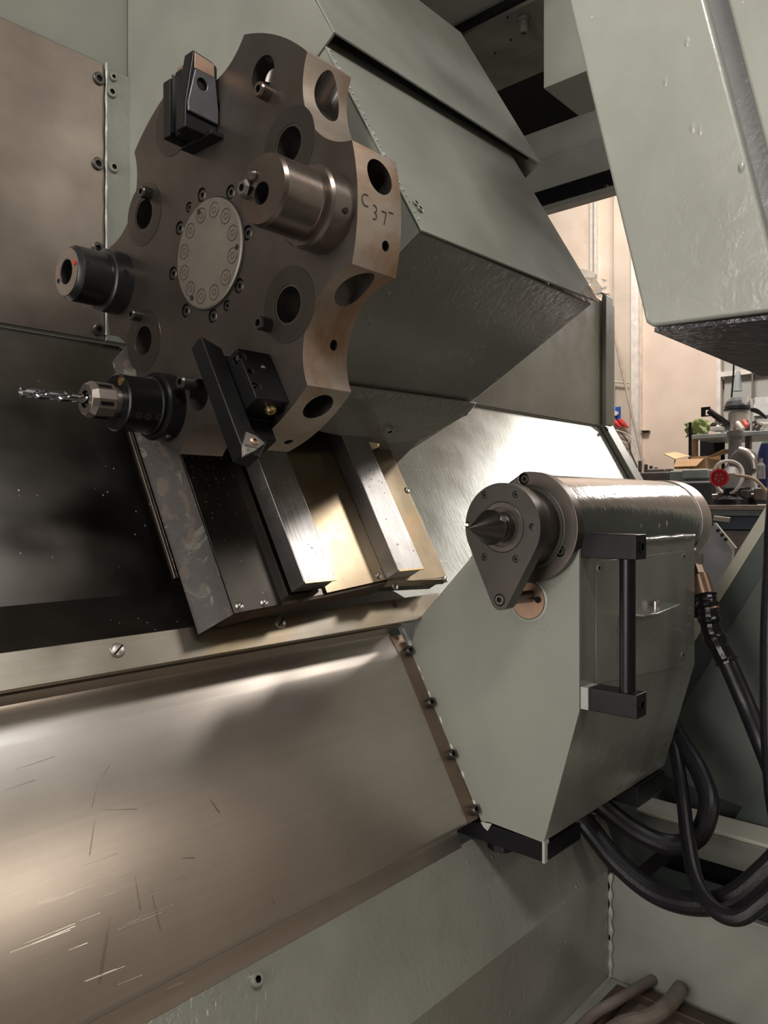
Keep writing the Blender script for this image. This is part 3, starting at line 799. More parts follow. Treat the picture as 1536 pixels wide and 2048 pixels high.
q = p+Vector((-.013, -.0415, .004)); obj('grub_screw', Bm().cyl(q, q-EY*.0012, .0042, 16), 'void', t)
q = p+Vector((-.0737, .022, -.008)); obj('face_pin', Bm().cyl(q, q-EX*.0015, .003, 12), 'void', t)

# ------------------------------------------------ collet chuck and drill
p = Vector((X0, .864, .1255))
t = thing('drill_chuck_holder', 'black collet holder with a silver hexagon nut, lower left of the turret', 'tool holder', p-EZ*.043)
axis_part('flange', p, [(0, .043), (.020, .043), (.023, .041)], 'black', t)
axis_part('body', p, [(.021, .0345), (.024, .0345), (.0245, .0365), (.027, .0365), (.028, .0342), (.066, .0342), (.068, .0350), (.0705, .0350), (.072, .033)], 'black', t)
axis_part('nut_collar', p, [(.072, .0185), (.079, .0185)], 'collar', t)
# nut: eight flats with bevelled nose
B = Bm().lathe(p, -EX, [(.0785, .0205), (.0805, .0222), (.103, .0222), (.110, .0185), (.1105, .0105), (.106, .0095)], 12, mis=[0, 0, 0, 0, 1])
nut = obj('collet_nut', B, [metal('nut_steel', (.46, .41, .37), .32, metallic=.9, streak_amt=.1), 'black'], t, .0008)
B = Bm()
for i in range(12):
    a = 2*PI*(i+.5)/12
    if i % 2 == 0:
        v = Vector((0, math.cos(a), math.sin(a))); w = Vector((0, -v.z, v.y))
        B.box(p+Vector((-.085, 0, 0))+v*.0195-w*.0022, -EX*.016, w*.0044, v*.0028)
obj('nut_slot', B, 'black', nut)
B = Bm()
for dx, r_ in ((-.010, .0029), ):
    pass
for dx, ang, rr in ((-.0115, 5, .0432), (-.0115, -62, .0432)):
    a = math.radians(ang); v = Vector((0, -math.cos(a), math.sin(a))); q = p+Vector((dx, 0, 0))+v*(rr-.002)
    lab(obj('bright_screw', Bm().cyl(q, q+v*.0025, .0035, 14), 'chrome', t), 'bright tiny screw')
for dx in (-.058, -.045, -.030):
    a = math.radians(-30); v = Vector((0, -math.cos(a), math.sin(a))); q = p+Vector((dx, 0, 0))+v*.0336
    obj('grub_screw', Bm().lathe(q, v, [(0, .0042), (.001, .0042), (.001, .0022), (0, .0022)], 14), 'ring', t)
q = p+Vector((-.0715, -.016, .0235)); lab(obj('brass_plug', Bm().lathe(q, -EX, [(0, .0052), (.003, .0052), (.003, .003), (.001, .003)], 16), 'gold', t), 'small brass plug')
# twist drill: helical section
t2 = thing('twist_drill', 'bright twist drill held in the black collet holder', 'drill bit', p+Vector((-.107, 0, -.005)))
B = Bm(); R_ = .0056; nS = 90; L0, L1 = .100, .187; ringsv = []
for i in range(nS+1):
    k = i/nS; x = L0+(L1-L0)*k; tip = max(0, 1-(L1-x)/.003) if x > L1-.003 else 0
    fl = min(1, max(0, (x-.108)/.01)); tw = (x-L0)*2*PI/.052
    ring = []
    for j in range(28):
        a = 2*PI*j/28; web = abs(math.sin(a+0.0)); lobe = (1-fl)+fl*(.34+.66*min(1, (abs(math.cos(a)))*1.5)**2)
        r = R_*lobe*(1-.93*tip)
        ring.append(B.b.verts.new(p+Vector((-x, r*math.cos(a+tw), r*math.sin(a+tw)))))
    ringsv.append(ring)
for A, D in zip(ringsv, ringsv[1:]):
    for j in range(28): B.b.faces.new([A[j], A[(j+1) % 28], D[(j+1) % 28], D[j]])
B.b.faces.new(ringsv[-1]); B.b.faces.new(list(reversed(ringsv[0])))
obj('flutes', B, metal('drill_steel', (.42, .42, .45), .2, metallic=1, streak_amt=.05), t2)

# ------------------------------------------------ face block holder, upper left
t = thing('square_shank_holder', 'dark wedge clamp holder with a blue-grey slanted face, upper left of the turret', 'tool holder', (.53, .78, .433))
B = Bm().prism([(.514, .757, .527), (.503, .757, .462), (.5025, .757, .4335), (.548, .757, .4325), (.548, .757, .52), (.541, .757, .524)], EY*.018)
w = obj('wedge', B, ['black', 'holder2'], t, .002)
hp = at(401, 171, Y=.757)
B = Bm().prism([(.5145, .7568, .504), (.5045, .7568, .462), (.5052, .7568, .452), (.547, .7568, .450), (.5475, .7568, .468), (.543, .7568, .505)], -EY*.0035)
fp = obj('slanted_face', B, metal('blue_grey_wedge', (.17, .17, .185), .38, metallic=.85), t, .0015)
boolean(fp, Bm().cyl(hp-EY*.02, hp+EY*.02, .0066, 24), M['void'])
B = Bm().prism([(.5155, .7568, .524), (.5150, .7568, .5055), (.543, .7568, .5055), (.542, .7568, .521)], -EY*.0012)
lab(obj('copper_facet', B, 'copperface', t, .0008), 'copper-coloured upper facet')
obj('clamp_bar', Bm().abox(.512, .548, .7765, .7915, .436, .512), 'black', t, .0015)
lab(obj('copper_tip', Bm().prism([(.5135, .7775, .5122), (.5135, .789, .5122), (.530, .789, .5135), (.530, .7775, .5135)], EZ*.004), 'copperface', t), 'copper-coloured shim')
obj('side_plate', Bm().prism([(.506, .7935, .436), (.506, .7935, .503), (.516, .7935, .509), (.548, .7935, .508), (.548, .7935, .434)], EY*.014), 'blackp' if False else 'black', t, .0012)
obj('bar_fillet', Bm().abox(.5085, .548, .7905, .7925, .440, .508), 'holder2', t)
obj('base_block', Bm().abox(.530, .548, .745, .8075, .4315, .4375), 'black', t, .001)

# ------------------------------------------------ turning tool holder, bottom
t = thing('turning_tool_holder', 'black clamp block with brass nozzle at the bottom of the turret', 'tool holder', sl(.524, .24, 0))
B = Bm().sbox(.503, .547, .172, .237, -.002, .029)
blk = obj('clamp_block', B, 'black', t, .0015)
cut = Bm()
for px, py in ((484, 712), (501, 742), (513, 773)):
    q = at(px, py, n=.029); cut.cyl(q+EN*.01, q-EN*.012, .0052 if py != 742 else .0036, 20)
boolean(blk, cut, M['void'])
for px, py in ((484, 712), (513, 773)):
    q = at(px, py, n=.029); screw(t, q-EN*.005, EN, .0045, .003, mat='holder2')
q = at(526, 734, n=.029); lab(obj('bright_pin', Bm().lathe(q-EN*.001, EN, [(0, .0028), (.002, .0026), (.003, 0)], 14), 'chrome', t), 'bright pin')
q = at(540, 817, s=.237)
lab(obj('brass_nozzle', Bm().lathe(q-ES*.001, ES, [(0, .0062), (.004, .0062), (.006, .005), (.006, .0025), (.003, .0025)], 20), 'gold', t), 'brass coolant nozzle')
obj('lower_jaw', Bm().sbox(.501, .547, .182, .2395, -.010, -.0035), 'black', t, .0012)
obj('base_plate', Bm().sbox(.514, .548, .150, .262, -.034, -.008), 'black', t, .002)
t = thing('turning_tool', 'black square-shank turning bar with a triangular insert clamped under the turret block', 'cutting tool', sl(.49, .29, 0))
B = Bm().prism([sl(.479, .148, -.011), sl(.479, .145, .0085), sl(.500, .158, .0085), sl(.500, .160, -.011)]+[], ES*.0)if False else Bm()
B.prism([sl(.479, .145, .009), sl(.502, .157, .009), sl(.502, .262, .009), sl(.516, .276, .009), sl(.497, .297, .009), sl(.480, .291, .009), sl(.479, .27, .009)], -EN*.021)
obj('shank', B, 'black', t, .0012)
ic = [at(492, 860, n=.0125), at(533, 886, n=.0125), at(486, 914, n=.0125)]
ce = (ic[0]+ic[1]+ic[2])/3
pts = []
for i in range(3):
    a, b = ic[i], ic[(i+1) % 3]
    pts.append(a+(ce-a)*.10); m_ = (a+b)/2; pts.append(m_+(m_-ce)*.12)
ins = obj('insert', Bm().prism(pts, -EN*.0045), 'carbide', t, .0007)
B = Bm(); 
for i in range(3):
    q = ic[i]+(ce-ic[i])*.55; 
obj('insert_screw', Bm().lathe(ce+(ic[0]-ce)*.15+(ic[1]-ce)*.2+EN*.0, EN, [(0, .0052), (.0012, .0052), (.0022, .0035), (.0022, .0018), (.0005, .0018)], 18, mis=[0, 0, 0, 1]), ['copperface', 'void'], ins)
obj('insert_dot', Bm().cyl(ce+(ic[2]-ce)*.45, ce+(ic[2]-ce)*.45+EN*.0006, .0021, 14), 'chrome', ins)
a = ic[0]*.45+ic[2]*.55; b = ic[1]*.62+ic[2]*.38; sd = (b-a).cross(EN).normalized()*.0006
obj('insert_ridge', Bm().prism([a-sd, b-sd, b+sd, a+sd], EN*.0011), 'chrome', ins)
# ================================================================== tailstock
AY, AZ = .579, -.030
XT = .965
t = thing('tailstock', 'grey-green tailstock with glossy round barrel, teardrop plate and pointed live centre', 'tailstock', (1.15, .64, -.51))
body = [(.505, -.02), (.505, -.281), (.5605, -.478), (.652, -.474), (.668, -.476), (.807, -.236), (.795, -.188), (.748, -.141), (.690, -.082), (.656, -.03), (.64, .01), (.60, .03), (.54, .03)]
o = obj('casting', Bm().prism([(XT, y, z) for y, z in body], EX*.43), 'paint_wet', t, .003)
# the light front face is matt
lab(obj('front_face', Bm().prism([(XT-.0015, y, z) for y, z in [(.5055, -.028)]+body[1:9]+[(.660, -.04), (.62, -.03)]], EX*.003), 'paint_tail', t, .001), 'matt front face')
lab(obj('barrel', Bm().lathe((XT, AY, AZ), EX, [(0, .0765), (.455, .0765)], 72), paint('barrel_paint_darkened', (.10, .105, .095), .15, .22, .08, wet=.12, coat=1, lumps=.35), t, .002), 'very glossy round barrel')  # same paint as the casting, darkened to stand in for dark reflections
lab(obj('rear_collar', Bm().lathe((1.421, AY, AZ), EX, [(0, .0785), (.047, .0785), (.052, .075), (.052, 0)], 72), 'collar', t), 'bright rear collar')
# flange with a flat on the upper left
pts = []
for i in range(72):
    a = -180+5*i
    if 96 < (a % 360) < 146: continue
    pts.append(Vector((.950, AY-.079*math.cos(math.radians(a)), AZ+.079*math.sin(math.radians(a)))))
fl = obj('front_flange', Bm().prism(pts, EX*.018), 'tailring', t, .0015)
for px, py in ((1047, 958), (1118, 1102)):
    q = at(px, py, X=.950); boolean(fl, Bm().cyl(q-EX*.005, q+EX*.010, .0078, 24), M['void'])
    screw(t, q+EX*.006, -EX, .0062, .0035, mat='tailmetal', name='socket_screw')
obj('quill', Bm().lathe((.952, AY, AZ), -EX, [(0, .0605), (.003, .0605), (.004, .0585), (.006, .0585), (.0065, .0545), (.050, .0545)], 64), 'tailmetal', t)
# teardrop torque plate
c1 = Vector((.883, .5785, -.0285)); c2 = at(999, 1200, X=.883); r1, r2 = .0600, .0140
dv = c2-c1; D = math.hypot(dv.y, dv.z); ang = math.atan2(dv.z, dv.y); be = math.acos((r1-r2)/D)
pts = []
for i in range(48):
    a = ang+be+(2*PI-2*be)*i/47; pts.append(Vector((.883, c1.y+r1*math.cos(a), c1.z+r1*math.sin(a))))
for i in range(14):
    a = ang-be+2*be*i/13; pts.append(Vector((.883, c2.y+r2*math.cos(a), c2.z+r2*math.sin(a))))
pl = obj('teardrop_plate', Bm().prism(pts, EX*.022), 'tailmetal', t, .0015)
cut = Bm(); holes = [(969, 990), (1031, 989), (969, 1114), (1031, 1118), (1064, 1054), (936, 1050)]
for px, py in holes: q = at(px, py, X=.883); cut.cyl(q-EX*.005, q+EX*.007, .0049, 20)
q = c2.copy(); cut.cyl(q-EX*.005, q+EX*.008, .0085, 24)
cut.lathe((.878, c1.y, c1.z), EX, [(0, .0348), (.012, .0348)], 48)
boolean(pl, cut, M['bore'])
for px, py in holes[:4]: q = at(px, py, X=.883); screw(t, q+EX*.003, -EX, .0042, .0025, mat='tailmetal', name='socket_screw')
screw(t, c2+EX*.003, -EX, .0072, .004, mat='tailring', name='socket_screw')
q = Vector((.883, c1.y, c1.z))
obj('retaining_ring', Bm().lathe(q+EX*.006, -EX, [(0, .0342), (.006, .0342), (.0065, .0335), (.0065, .027), (.004, .0265), (.004, .021)], 56), 'tailring', t)
lc = obj('live_centre', Bm().lathe(q+EX*.006, -EX, [(0, .0205), (.014, .0200), (.016, .0185), (.026, .0180), (.027, .0195), (.0285, .0232), (.0335, .0236), (.0355, .0228), (.0745, .0125), (.0752, 0)] if False else
    [(0, .0205), (.014, .0200), (.016, .0185), (.026, .0180), (.027, .0195), (.0285, .0232), (.0335, .0236), (.0355, .0228), (.082, .0003), (.0823, 0)], 56), metal('dark_centre', (.16, .145, .135), .27, metallic=.95, streak_amt=.2), t)
qq = q+Vector((-.026, -.017, .010)); obj('centre_ball', Bm().lathe(qq, Vector((-.3, -.8, .5)), [(-.004, .006), (.002, .006), (.004, .004), (.005, 0)], 16), 'collar', lc)
# guide rod and its brown boss
p0 = at(1056, 1200, X=.963)
obj('rod_boss', Bm().lathe((.9655, p0.y, p0.z), -EX, [(-.002, .0275), (.003, .0275), (.004, .0265), (.004, 0)], 48), 'copperface', t)
lab(obj('boss_paint_ring', Bm().lathe((.9645, p0.y, p0.z), -EX, [(-.002, .0315), (.0015, .031), (.0025, .0285), (-.001, .0278)], 48, caps=False), 'glue', t), 'chipped paint ring')
c3 = Vector((.90, c2.y, c2.z)); 
obj('guide_rod', Bm().cyl(c3, (.966, c2.y+.0, c2.z-.002), .0085, 28), 'tailring', t)
q = p0+Vector((-.004, -.018, .002)); obj('boss_hole', Bm().cyl(q+EX*.001, q-EX*.0006, .0045, 16), 'void', t)
q = at(1084, 1247, X=.9635); B = Bm().torus(q, EX, .0092, .0006, 32).cyl(q+EX*.001, q-EX*.0006, .0014, 12)
obj('stamped_plug', B, 'paint_tail', t)
# side plate, shelf and crease details on the operator side
YS = .505
e = [at(1190, 1123, Y=YS), at(1370, 1101, Y=YS), at(1372, 1330, Y=YS), at(1190, 1368, Y=YS)]
B = Bm().prism([Vector((p.x, YS-.0003, p.z)) for p in e], -EY*.0012)
obj('side_cover', B, 'paint_wet', t, .0008)
for px, py in ((1196, 1136), (1366, 1113), (1364, 1310)):
    screw(t, at(px, py, Y=YS-.001), -EY, .0055, .0025, mat='paint_wet')
a_ = at(1357, 1243, Y=.478); 
obj('shelf_tab', Bm().prism([(1.085, .506, -.158), (1.085, .466, -.158), (1.115, .458, -.158), (1.245, .474, -.158), (1.25, .506, -.158)], -EZ*.003), 'paint_wet', t, .0008)
screw(t, (1.20, .496, -.158), EZ, .006, .008, mat='collar')
lab(obj('highlight_bead', Bm().tube([(.985+.4*i/12, .5035, -.0535) for i in range(13)], lambda k: .0042+.0008*math.sin(k*31), 12, sub=2), 'paint_wet', t), 'added glossy bead that catches the highlight')  # added bead, there to catch a highlight where barrel meets side
# black handle blocks and rod
for z0, z1, nm in ((-.0705, -.0375, 'upper'), (-.2790, -.2475, 'lower')):
    o = obj('handle_block', Bm().abox(.966 if nm == 'upper' else .969, .999, .4255, .5045 if nm == 'upper' else .494, z0, z1), 'blackp', t, .0012)
    if nm == 'lower':
        obj('spacer', Bm().abox(.966, .998, .4935, .5045, z0+.001, z1-.0005), 'glue', o)
    q = Vector((.984, .4255, (z0+z1)/2)); obj('block_screw', Bm().lathe(q, -EY, [(-.001, .0085), (.0012, .0085), (.0012, .005), (0, .005)], 24, mis=[0, 0, 0]), 'blackp', o)
lab(obj('handle_rod', Bm().cyl((.982, .4445, -.248), (.982, .4445, -.070), .0105, 32), 'blackp', t), 'black vertical rod')
# black clamp plate under the casting
obj('clamp_plate', Bm().prism([(XT-.001, .563, -.4785), (XT-.001, .563, -.5055), (XT-.001, .720, -.506), (XT-.001, .712, -.490), (XT-.001, .66, -.477)], EX*.10), 'blackp', t, .001)
obj('clamp_corner', Bm().abox(XT-.002, XT+.010, .5585, .5625, -.5065, -.476), 'glue', t)
obj('clamp_side', Bm().abox(XT+.006, 1.068, .5580, .5625, -.5045, -.481), 'blackp', t)
obj('clamp_nut', Bm().cyl((1.0, .655, -.50), (1.0, .655, -.524), .022, 8), 'blackp', t, .001)
obj('rear_clamp', Bm().abox(1.262, 1.375, .552, .60, -.512, -.478), 'blackp', t, .002)
B = Bm().tube([(XT-.001, .718-.0*i, -.49) for i in range(2)], .001)
lab(obj('paint_chip', Bm().prism([(XT-.0015, .668, -.477), (XT-.0015, .648, -.4745), (XT-.0015, .655, -.487), (XT-.0015, .662, -.484)], -EX*.0008), 'glue', t), 'pale paint chip')

# ================================================================== hoses
def hose(name, label, path, r, mat='hose'):
    return solo(name, label, 'hose', Bm().tube(path, r, 16), mat)
def hp_(l): return [at(px, py, X=x) for px, py, x in l]
hose('coolant_hose', 'thick black hose sagging low from under the tailstock to the right edge', hp_([(1120, 1600, 1.20), (1170, 1645, 1.22), (1235, 1725, 1.21), (1310, 1785, 1.20), (1390, 1808, 1.19), (1465, 1795, 1.19), (1536, 1738, 1.20), (1600, 1670, 1.22), (1700, 1580, 1.25), (1850, 1530, 1.28)]), .0175)
hose('coolant_hose', 'thick black hose curling up in a loop behind the thin hose', hp_([(1150, 1560, 1.24), (1205, 1612, 1.25), (1270, 1662, 1.27), (1340, 1690, 1.29), (1395, 1672, 1.32), (1418, 1610, 1.36), (1400, 1545, 1.40), (1362, 1480, 1.43), (1330, 1420, 1.47)]), .0172)
hose('thin_hose', 'thin black hose dropping straight from the tailstock and turning right at the bottom', hp_([(1335, 1420, 1.44), (1349, 1490, 1.42), (1364, 1580, 1.36), (1376, 1680, 1.26), (1392, 1760, 1.18), (1425, 1815, 1.14), (1475, 1835, 1.13), (1530, 1800, 1.14), (1590, 1740, 1.15), (1690, 1650, 1.18), (1850, 1590, 1.22)]), .0118)
hose('edge_hose', 'black hose hanging vertically at the right edge of the picture', hp_([(1575, 760, 1.30), (1552, 1000, 1.30), (1541, 1200, 1.30), (1538, 1350, 1.30), (1541, 1500, 1.30), (1556, 1640, 1.3), (1600, 1740, 1.3), (1700, 1790, 1.28), (1850, 1790, 1.25)]), .0135)
t = thing('hydraulic_hose', 'taped black hydraulic hose with a metal fitting behind the tailstock', 'hose', at(1470, 1380, X=1.40))
path = hp_([(1416, 1215, 1.42), (1424, 1262, 1.42), (1455, 1325, 1.42), (1490, 1405, 1.42), (1525, 1490, 1.40), (1560, 1575, 1.40), (1620, 1680, 1.40), (1740, 1740, 1.38), (1880, 1740, 1.36)])
obj('rubber', Bm().tube(path, .0165, 18), 'hose', t)
f0 = at(1392, 1128, X=1.44); f1 = at(1399, 1150, X=1.43); f2 = at(1420, 1220, X=1.42)
lab(obj('fitting', Bm().cyl(f0, f1, .011, 6).cyl(f1, f2, .0165, 24), 'copperface', t), 'brown metal ferrule')
obj('fitting_nut', Bm().cyl(f0-Vector((0, 0, -.02)), f0, .013, 6), 'collar', t)
rng = random.Random(11)
B = Bm().tube([f1.lerp(f2, .55)]+path[:3], lambda k: .0185+.0025*math.sin(k*40)*math.sin(k*13+1), 14, sub=10)
lab(obj('tape_wrap', B, plain('black_tape', (.012, .011, .012), .2, 0, .8, scale=120), t), 'lumpy glossy tape wrap')
t = thing('hose_bracket', 'small dark bracket plate at the tailstock rear', 'bracket', at(1392, 1200, X=1.43))
obj('plate', Bm().box(at(1384, 1170, X=1.43), (0.03, 0, 0), (0, -.012, 0), (0, 0, -.06)), 'blackp', t, .001)

# debris in the trough, bottom right
t = thing('rusty_grate', 'rusty brown frame lying on the trough floor at the bottom right', 'metal frame', (1.13, .40, -.83))
for y0, y1, x0, x1 in ((.12, .56, 1.235, 1.262), (.12, .58, .98, 1.01), (.12, .145, 1.0, 1.24), (.34, .365, 1.0, 1.24), (.555, .58, 1.0, 1.24)):
    obj('frame_bar', Bm().abox(x0, x1, y0, y1, -.829, -.812), 'rust', t, .002)
lab(obj('base_sheet', Bm().abox(1.01, 1.235, .14, .56, -.8295, -.826), plain('dusty_brown', (.14, .10, .08), .8), t), 'dusty base sheet')
def fl_(l): return [at(px, py, Z=z) for px, py, z in l]
solo('drain_hose', 'brown-grey hose lying across the rusty frame, behind the nearer one', 'hose', Bm().tube(fl_([(1100, 2120, -.80), (1180, 2035, -.80), (1230, 2003, -.79), (1265, 1982, -.79), (1300, 1962, -.80), (1330, 1950, -.81)]), .0085, 14), 'hose_old')
solo('drain_hose', 'fatter grey hose curving over the rusty frame, nearest the bottom edge', 'hose', Bm().tube(fl_([(1180, 2100, -.79), (1240, 2052, -.785), (1300, 2035, -.78), (1335, 2010, -.78), (1352, 1990, -.785), (1362, 1975, -.80)]), .0125, 14), 'hose_old')

# ================================================================== the workshop beyond
GZ = -1.10
B = Bm().abox(-3, 7.3, -4.5, 5.5, GZ-.05, GZ); struct('floor_workshop', B, plain('shop_floor', (.22, .21, .19), .5))
WX = 6.6
B = Bm().abox(WX, WX+.1, -4.5, 5.5, GZ, 3.6)
m, nt, b_ = new_mat('plaster'); v = mapping(nt)
c = mixc(nt, ramp(nt, noise_tex(nt, 1.6, 6, v, .65, .5), [(.35, 0.0), (.7, 1.0)]), (.66, .53, .42), (.80, .69, .60))
c = mixc(nt, ramp(nt, noise_tex(nt, 5, 7, mapping(nt, (1, 1, .5)), .75, 1.5), [(.62, 0.0), (.72, .35)]), c, (.42, .33, .27))
nt.links.new(c, b_.inputs['Base Color']); b_.inputs['Roughness'].default_value = .8
struct('wall_workshop', B, m)
def W(px, py, x=WX): return at(px, py, X=x)
def wbox(l, r, tpy, bpy_, x, th, zlo=None, zhi=None):
    """upright box facing the machine whose front spans the given width at distance x"""
    a = at(l, (tpy+bpy_)/2, X=x); b = at(r, (tpy+bpy_)/2, X=x)
    z1 = at((l+r)/2, tpy, X=x).z; z0 = at((l+r)/2, bpy_, X=x).z
    return Bm().abox(x, x+th, min(a.y, b.y), max(a.y, b.y), z0 if zlo is None else zlo, z1 if zhi is None else zhi)
wallc = plain('pale_frame', (.72, .62, .53), .6); white = plain('white_trim', (.80, .74, .68), .5)
doorm = plain('door_cream', (.78, .63, .52), .6, scale=6)
# pilaster, pipes, door
struct('trim_1', wbox(1228, 1262, 0, 1, WX-.12, .12, GZ, 3.6), plain('column_cream', (.66, .56, .46), .7, scale=8))
struct('trim_2', wbox(1180, 1184, 0, 1, WX-.05, .05, GZ, 3.6), white)
struct('trim_3', wbox(1188, 1192, 0, 1, WX-.05, .05, GZ, 3.6), white)
struct('trim_4', wbox(1262, 1276, 0, 1, WX-.16, .16, GZ, 3.2), white)
struct('trim_5', wbox(1279, 1283, 0, 1, WX-.10, .10, GZ, 3.2), wallc)
t = thing('workshop_door', 'cream sliding workshop door with a black pull slot and latch', 'door', W(1350, 1000)*1)
t.location = (WX-.06, W(1350, 900).y, GZ)
obj('leaf', wbox(1284, 1441, 500, 1000, WX-.08, .06, GZ, 2.8), doorm, t, .006)
obj('pull_slot', wbox(1275, 1280, 822, 855, WX-.10, .02), 'blackp', t)
obj('latch', wbox(1284, 1297, 861, 865, WX-.12, .04), 'blackp', t)
obj('latch_plate', wbox(1276, 1286, 860, 867, WX-.11, .03), 'collar', t)
struct('window_1', wbox(1449, 1640, 700, 880, WX-.04, .03, .1, 2.0), plain('window_grey', (.50, .50, .47), .35, scale=4))
t = thing('window_frame_rail', 'pale frame rails of the grey workshop window', 'window frame', (WX-.05, W(1480, 740).y, .3))
obj('post', wbox(1433, 1441, 600, 900, WX-.09, .05, -.3, 2.2), white, t)
obj('rail', wbox(1441, 1640, 733, 743, WX-.09, .05), white, t)
obj('thin_post', wbox(1503, 1506, 740, 800, WX-.09, .05), 'collar', t)
solo('paper_notice', 'pale notice sheet on the workshop window', 'paper', wbox(1507, 1560, 793, 830, WX-.06, .004), plain('paper', (.72, .72, .70), .7))
# leaning rod, rack, blue case, red gloves, cables on the left
def rod(name, label, cat, pts, r, mat, seg=10): return solo(name, label, cat, Bm().tube(pts, r, seg), mat)
rod('leaning_rod', 'long wooden rod leaning against the cream column', 'rod', [at(1227, 662, X=6.35), at(1255, 790, X=6.3), at(1287, 930, X=6.2), at(1287, 930, X=6.2)+(at(1287, 930, X=6.2)-at(1227, 662, X=6.35))*1.02], .011, plain('wood_rod', (.42, .34, .27), .6))
t = thing('hand_rack', 'pale metal rack arm beside the blue box', 'rack', at(1230, 800, X=6.44))
obj('arm', Bm().tube([at(1215, 758, X=6.44), at(1232, 764, X=6.44), at(1257, 766, X=6.44)], .008, 8), 'cream', t)
obj('post', Bm().tube([at(1228, 766, X=6.44), at(1228, 840, X=6.44)], .010, 8), 'cream', t)
B = wbox(1224, 1239, 814, 840, 6.45, .025); o = solo('blue_box', 'small blue box with a white spot beside the machine post', 'box', B, plain('blue', (.02, .12, .55), .5))
solo('white_spool', 'white oval spool on the blue box', 'spool', Bm().lathe(at(1233, 827, X=6.44), -EX, [(0, .020), (.02, .020), (.02, .0)], 20), white)
for i, (px, lbl) in enumerate(((1230, 'left red pincer grip under the blue box'), (1243, 'right red pincer grip under the blue box'))):
    solo('red_grip', lbl, 'tool', Bm().tube([at(px-5, 839, X=6.44), at(px+2, 846, X=6.44), at(px+13, 855, X=6.44)], lambda k: .010+.012*math.sin(PI*min(1, k+.1)), 12), plain('red_handle', (.72, .04, .04), .4), group='red grips under the blue box')
rod('beige_cable', 'beige cable loop hanging under the red grips', 'cable', [at(1232, 860, X=6.44), at(1250, 866, X=6.44), at(1262, 874, X=6.44), at(1255, 886, X=6.44), at(1240, 880, X=6.44)], .006, wallc)
rod('grey_cable', 'grey cable running down beside the leaning rod', 'cable', [at(1240, 862, X=6.44), at(1256, 885, X=6.44), at(1262, 905, X=6.44), at(1275, 935, X=6.44)], .006, 'tailmetal')

# shelf with clutter
SX = 5.0
t = thing('steel_shelf', 'grey steel shelf unit with brown leg carrying workshop clutter', 'shelf', at(1450, 1000, X=SX))
t.location.z = GZ
obj('shelf_board', wbox(1383, 1640, 862, 871, SX, .5), plain('steel_grey', (.30, .33, .33), .45), t, .004)
obj('leg', wbox(1383, 1392, 870, 905, SX+.02, .04, GZ), plain('brown_leg', (.30, .17, .10), .6), t)
lab(obj('front_leg', wbox(1377, 1382, 845, 905, SX+.02, .03, GZ), 'black', t), 'black front leg')
obj('right_leg', wbox(1490, 1500, 870, 905, SX+.02, .04, GZ), 'tailmetal', t)
obj('back_board', wbox(1400, 1448, 872, 908, SX+.40, .02, -.2), 'void', t)
def clutter(name, label, cat, l, r, tp, bt, x, th, mat, bev=.004, grp=None): 
    return solo(name, label, cat, wbox(l, r, tp, bt, x, th), mat, bev, grp)
# green rag
B = Bm(); c0 = at(1394, 850, X=SX+.05); rg = random.Random(5)
ga = []
for i in range(9):
    row = []
    for j in range(9):
        q = c0+Vector((rg.uniform(-.03, .03), -.075+.019*j, .055-.016*i-.05*abs(j-4)/4*(1-i/9)+rg.uniform(-.008, .008))); row.append(B.b.verts.new(q))
    ga.append(row)
for i in range(8):
    for j in range(8): B.b.faces.new([ga[i][j], ga[i+1][j], ga[i+1][j+1], ga[i][j+1]])
o = solo('green_rag', 'crumpled light green rag at the left end of the shelf', 'rag', B, plain('rag_green', (.27, .34, .13), .8))
md = o.modifiers.new('th', 'SOLIDIFY'); md.thickness = .02; md = o.modifiers.new('ss', 'SUBSURF'); md.levels = 1; md.render_levels = 1
t = thing('square_black_object', 'small square black unidentified object on a stand on the shelf', 'unidentified object', at(1412, 862, X=SX+.1))  # some square black object, not identified
fr = wbox(1402, 1420, 814, 833, SX+.1, .01)
o = obj('frame', fr, 'black', t); cutb = wbox(1405, 1417, 818, 829, SX+.05, .1); boolean(o, cutb)
obj('arm', Bm().tube([at(1418, 822, X=SX+.1), at(1440, 838, X=SX+.1), at(1456, 850, X=SX+.1)], .02, 8), 'black', t)
rg = random.Random(21)
cols = [plain('c%d' % i, c_, .45, mt) for i, (c_, mt) in enumerate([((.08, .08, .08), .2), ((.25, .22, .2), .6), ((.45, .42, .38), .5), ((.15, .13, .12), .3), ((.6, .56, .5), .2), ((.3, .2, .14), .2)])]
names = ['fitting', 'bracket', 'casting', 'clamp', 'tool_part', 'pipe_piece']
desc = ['dark', 'grey', 'pale', 'blackish', 'cream', 'brown']
spots = [(1408, 852, 12, 9), (1422, 848, 10, 13), (1436, 855, 13, 6), (1448, 851, 9, 11), (1462, 846, 11, 15), (1474, 855, 9, 7), (1486, 845, 8, 16), (1497, 851, 10, 10), (1508, 853, 9, 8), (1518, 848, 11, 12), (1529, 855, 9, 7)]
where = ['right of the green rag', 'behind the black frame arm', 'in the middle left of the shelf', 'left of the helmet', 'directly under the helmet', 'under the right of the helmet', 'right of the helmet', 'beside the tall rod on the shelf', 'right of the tall rod', 'near the right end of the shelf', 'at the right end of the shelf']
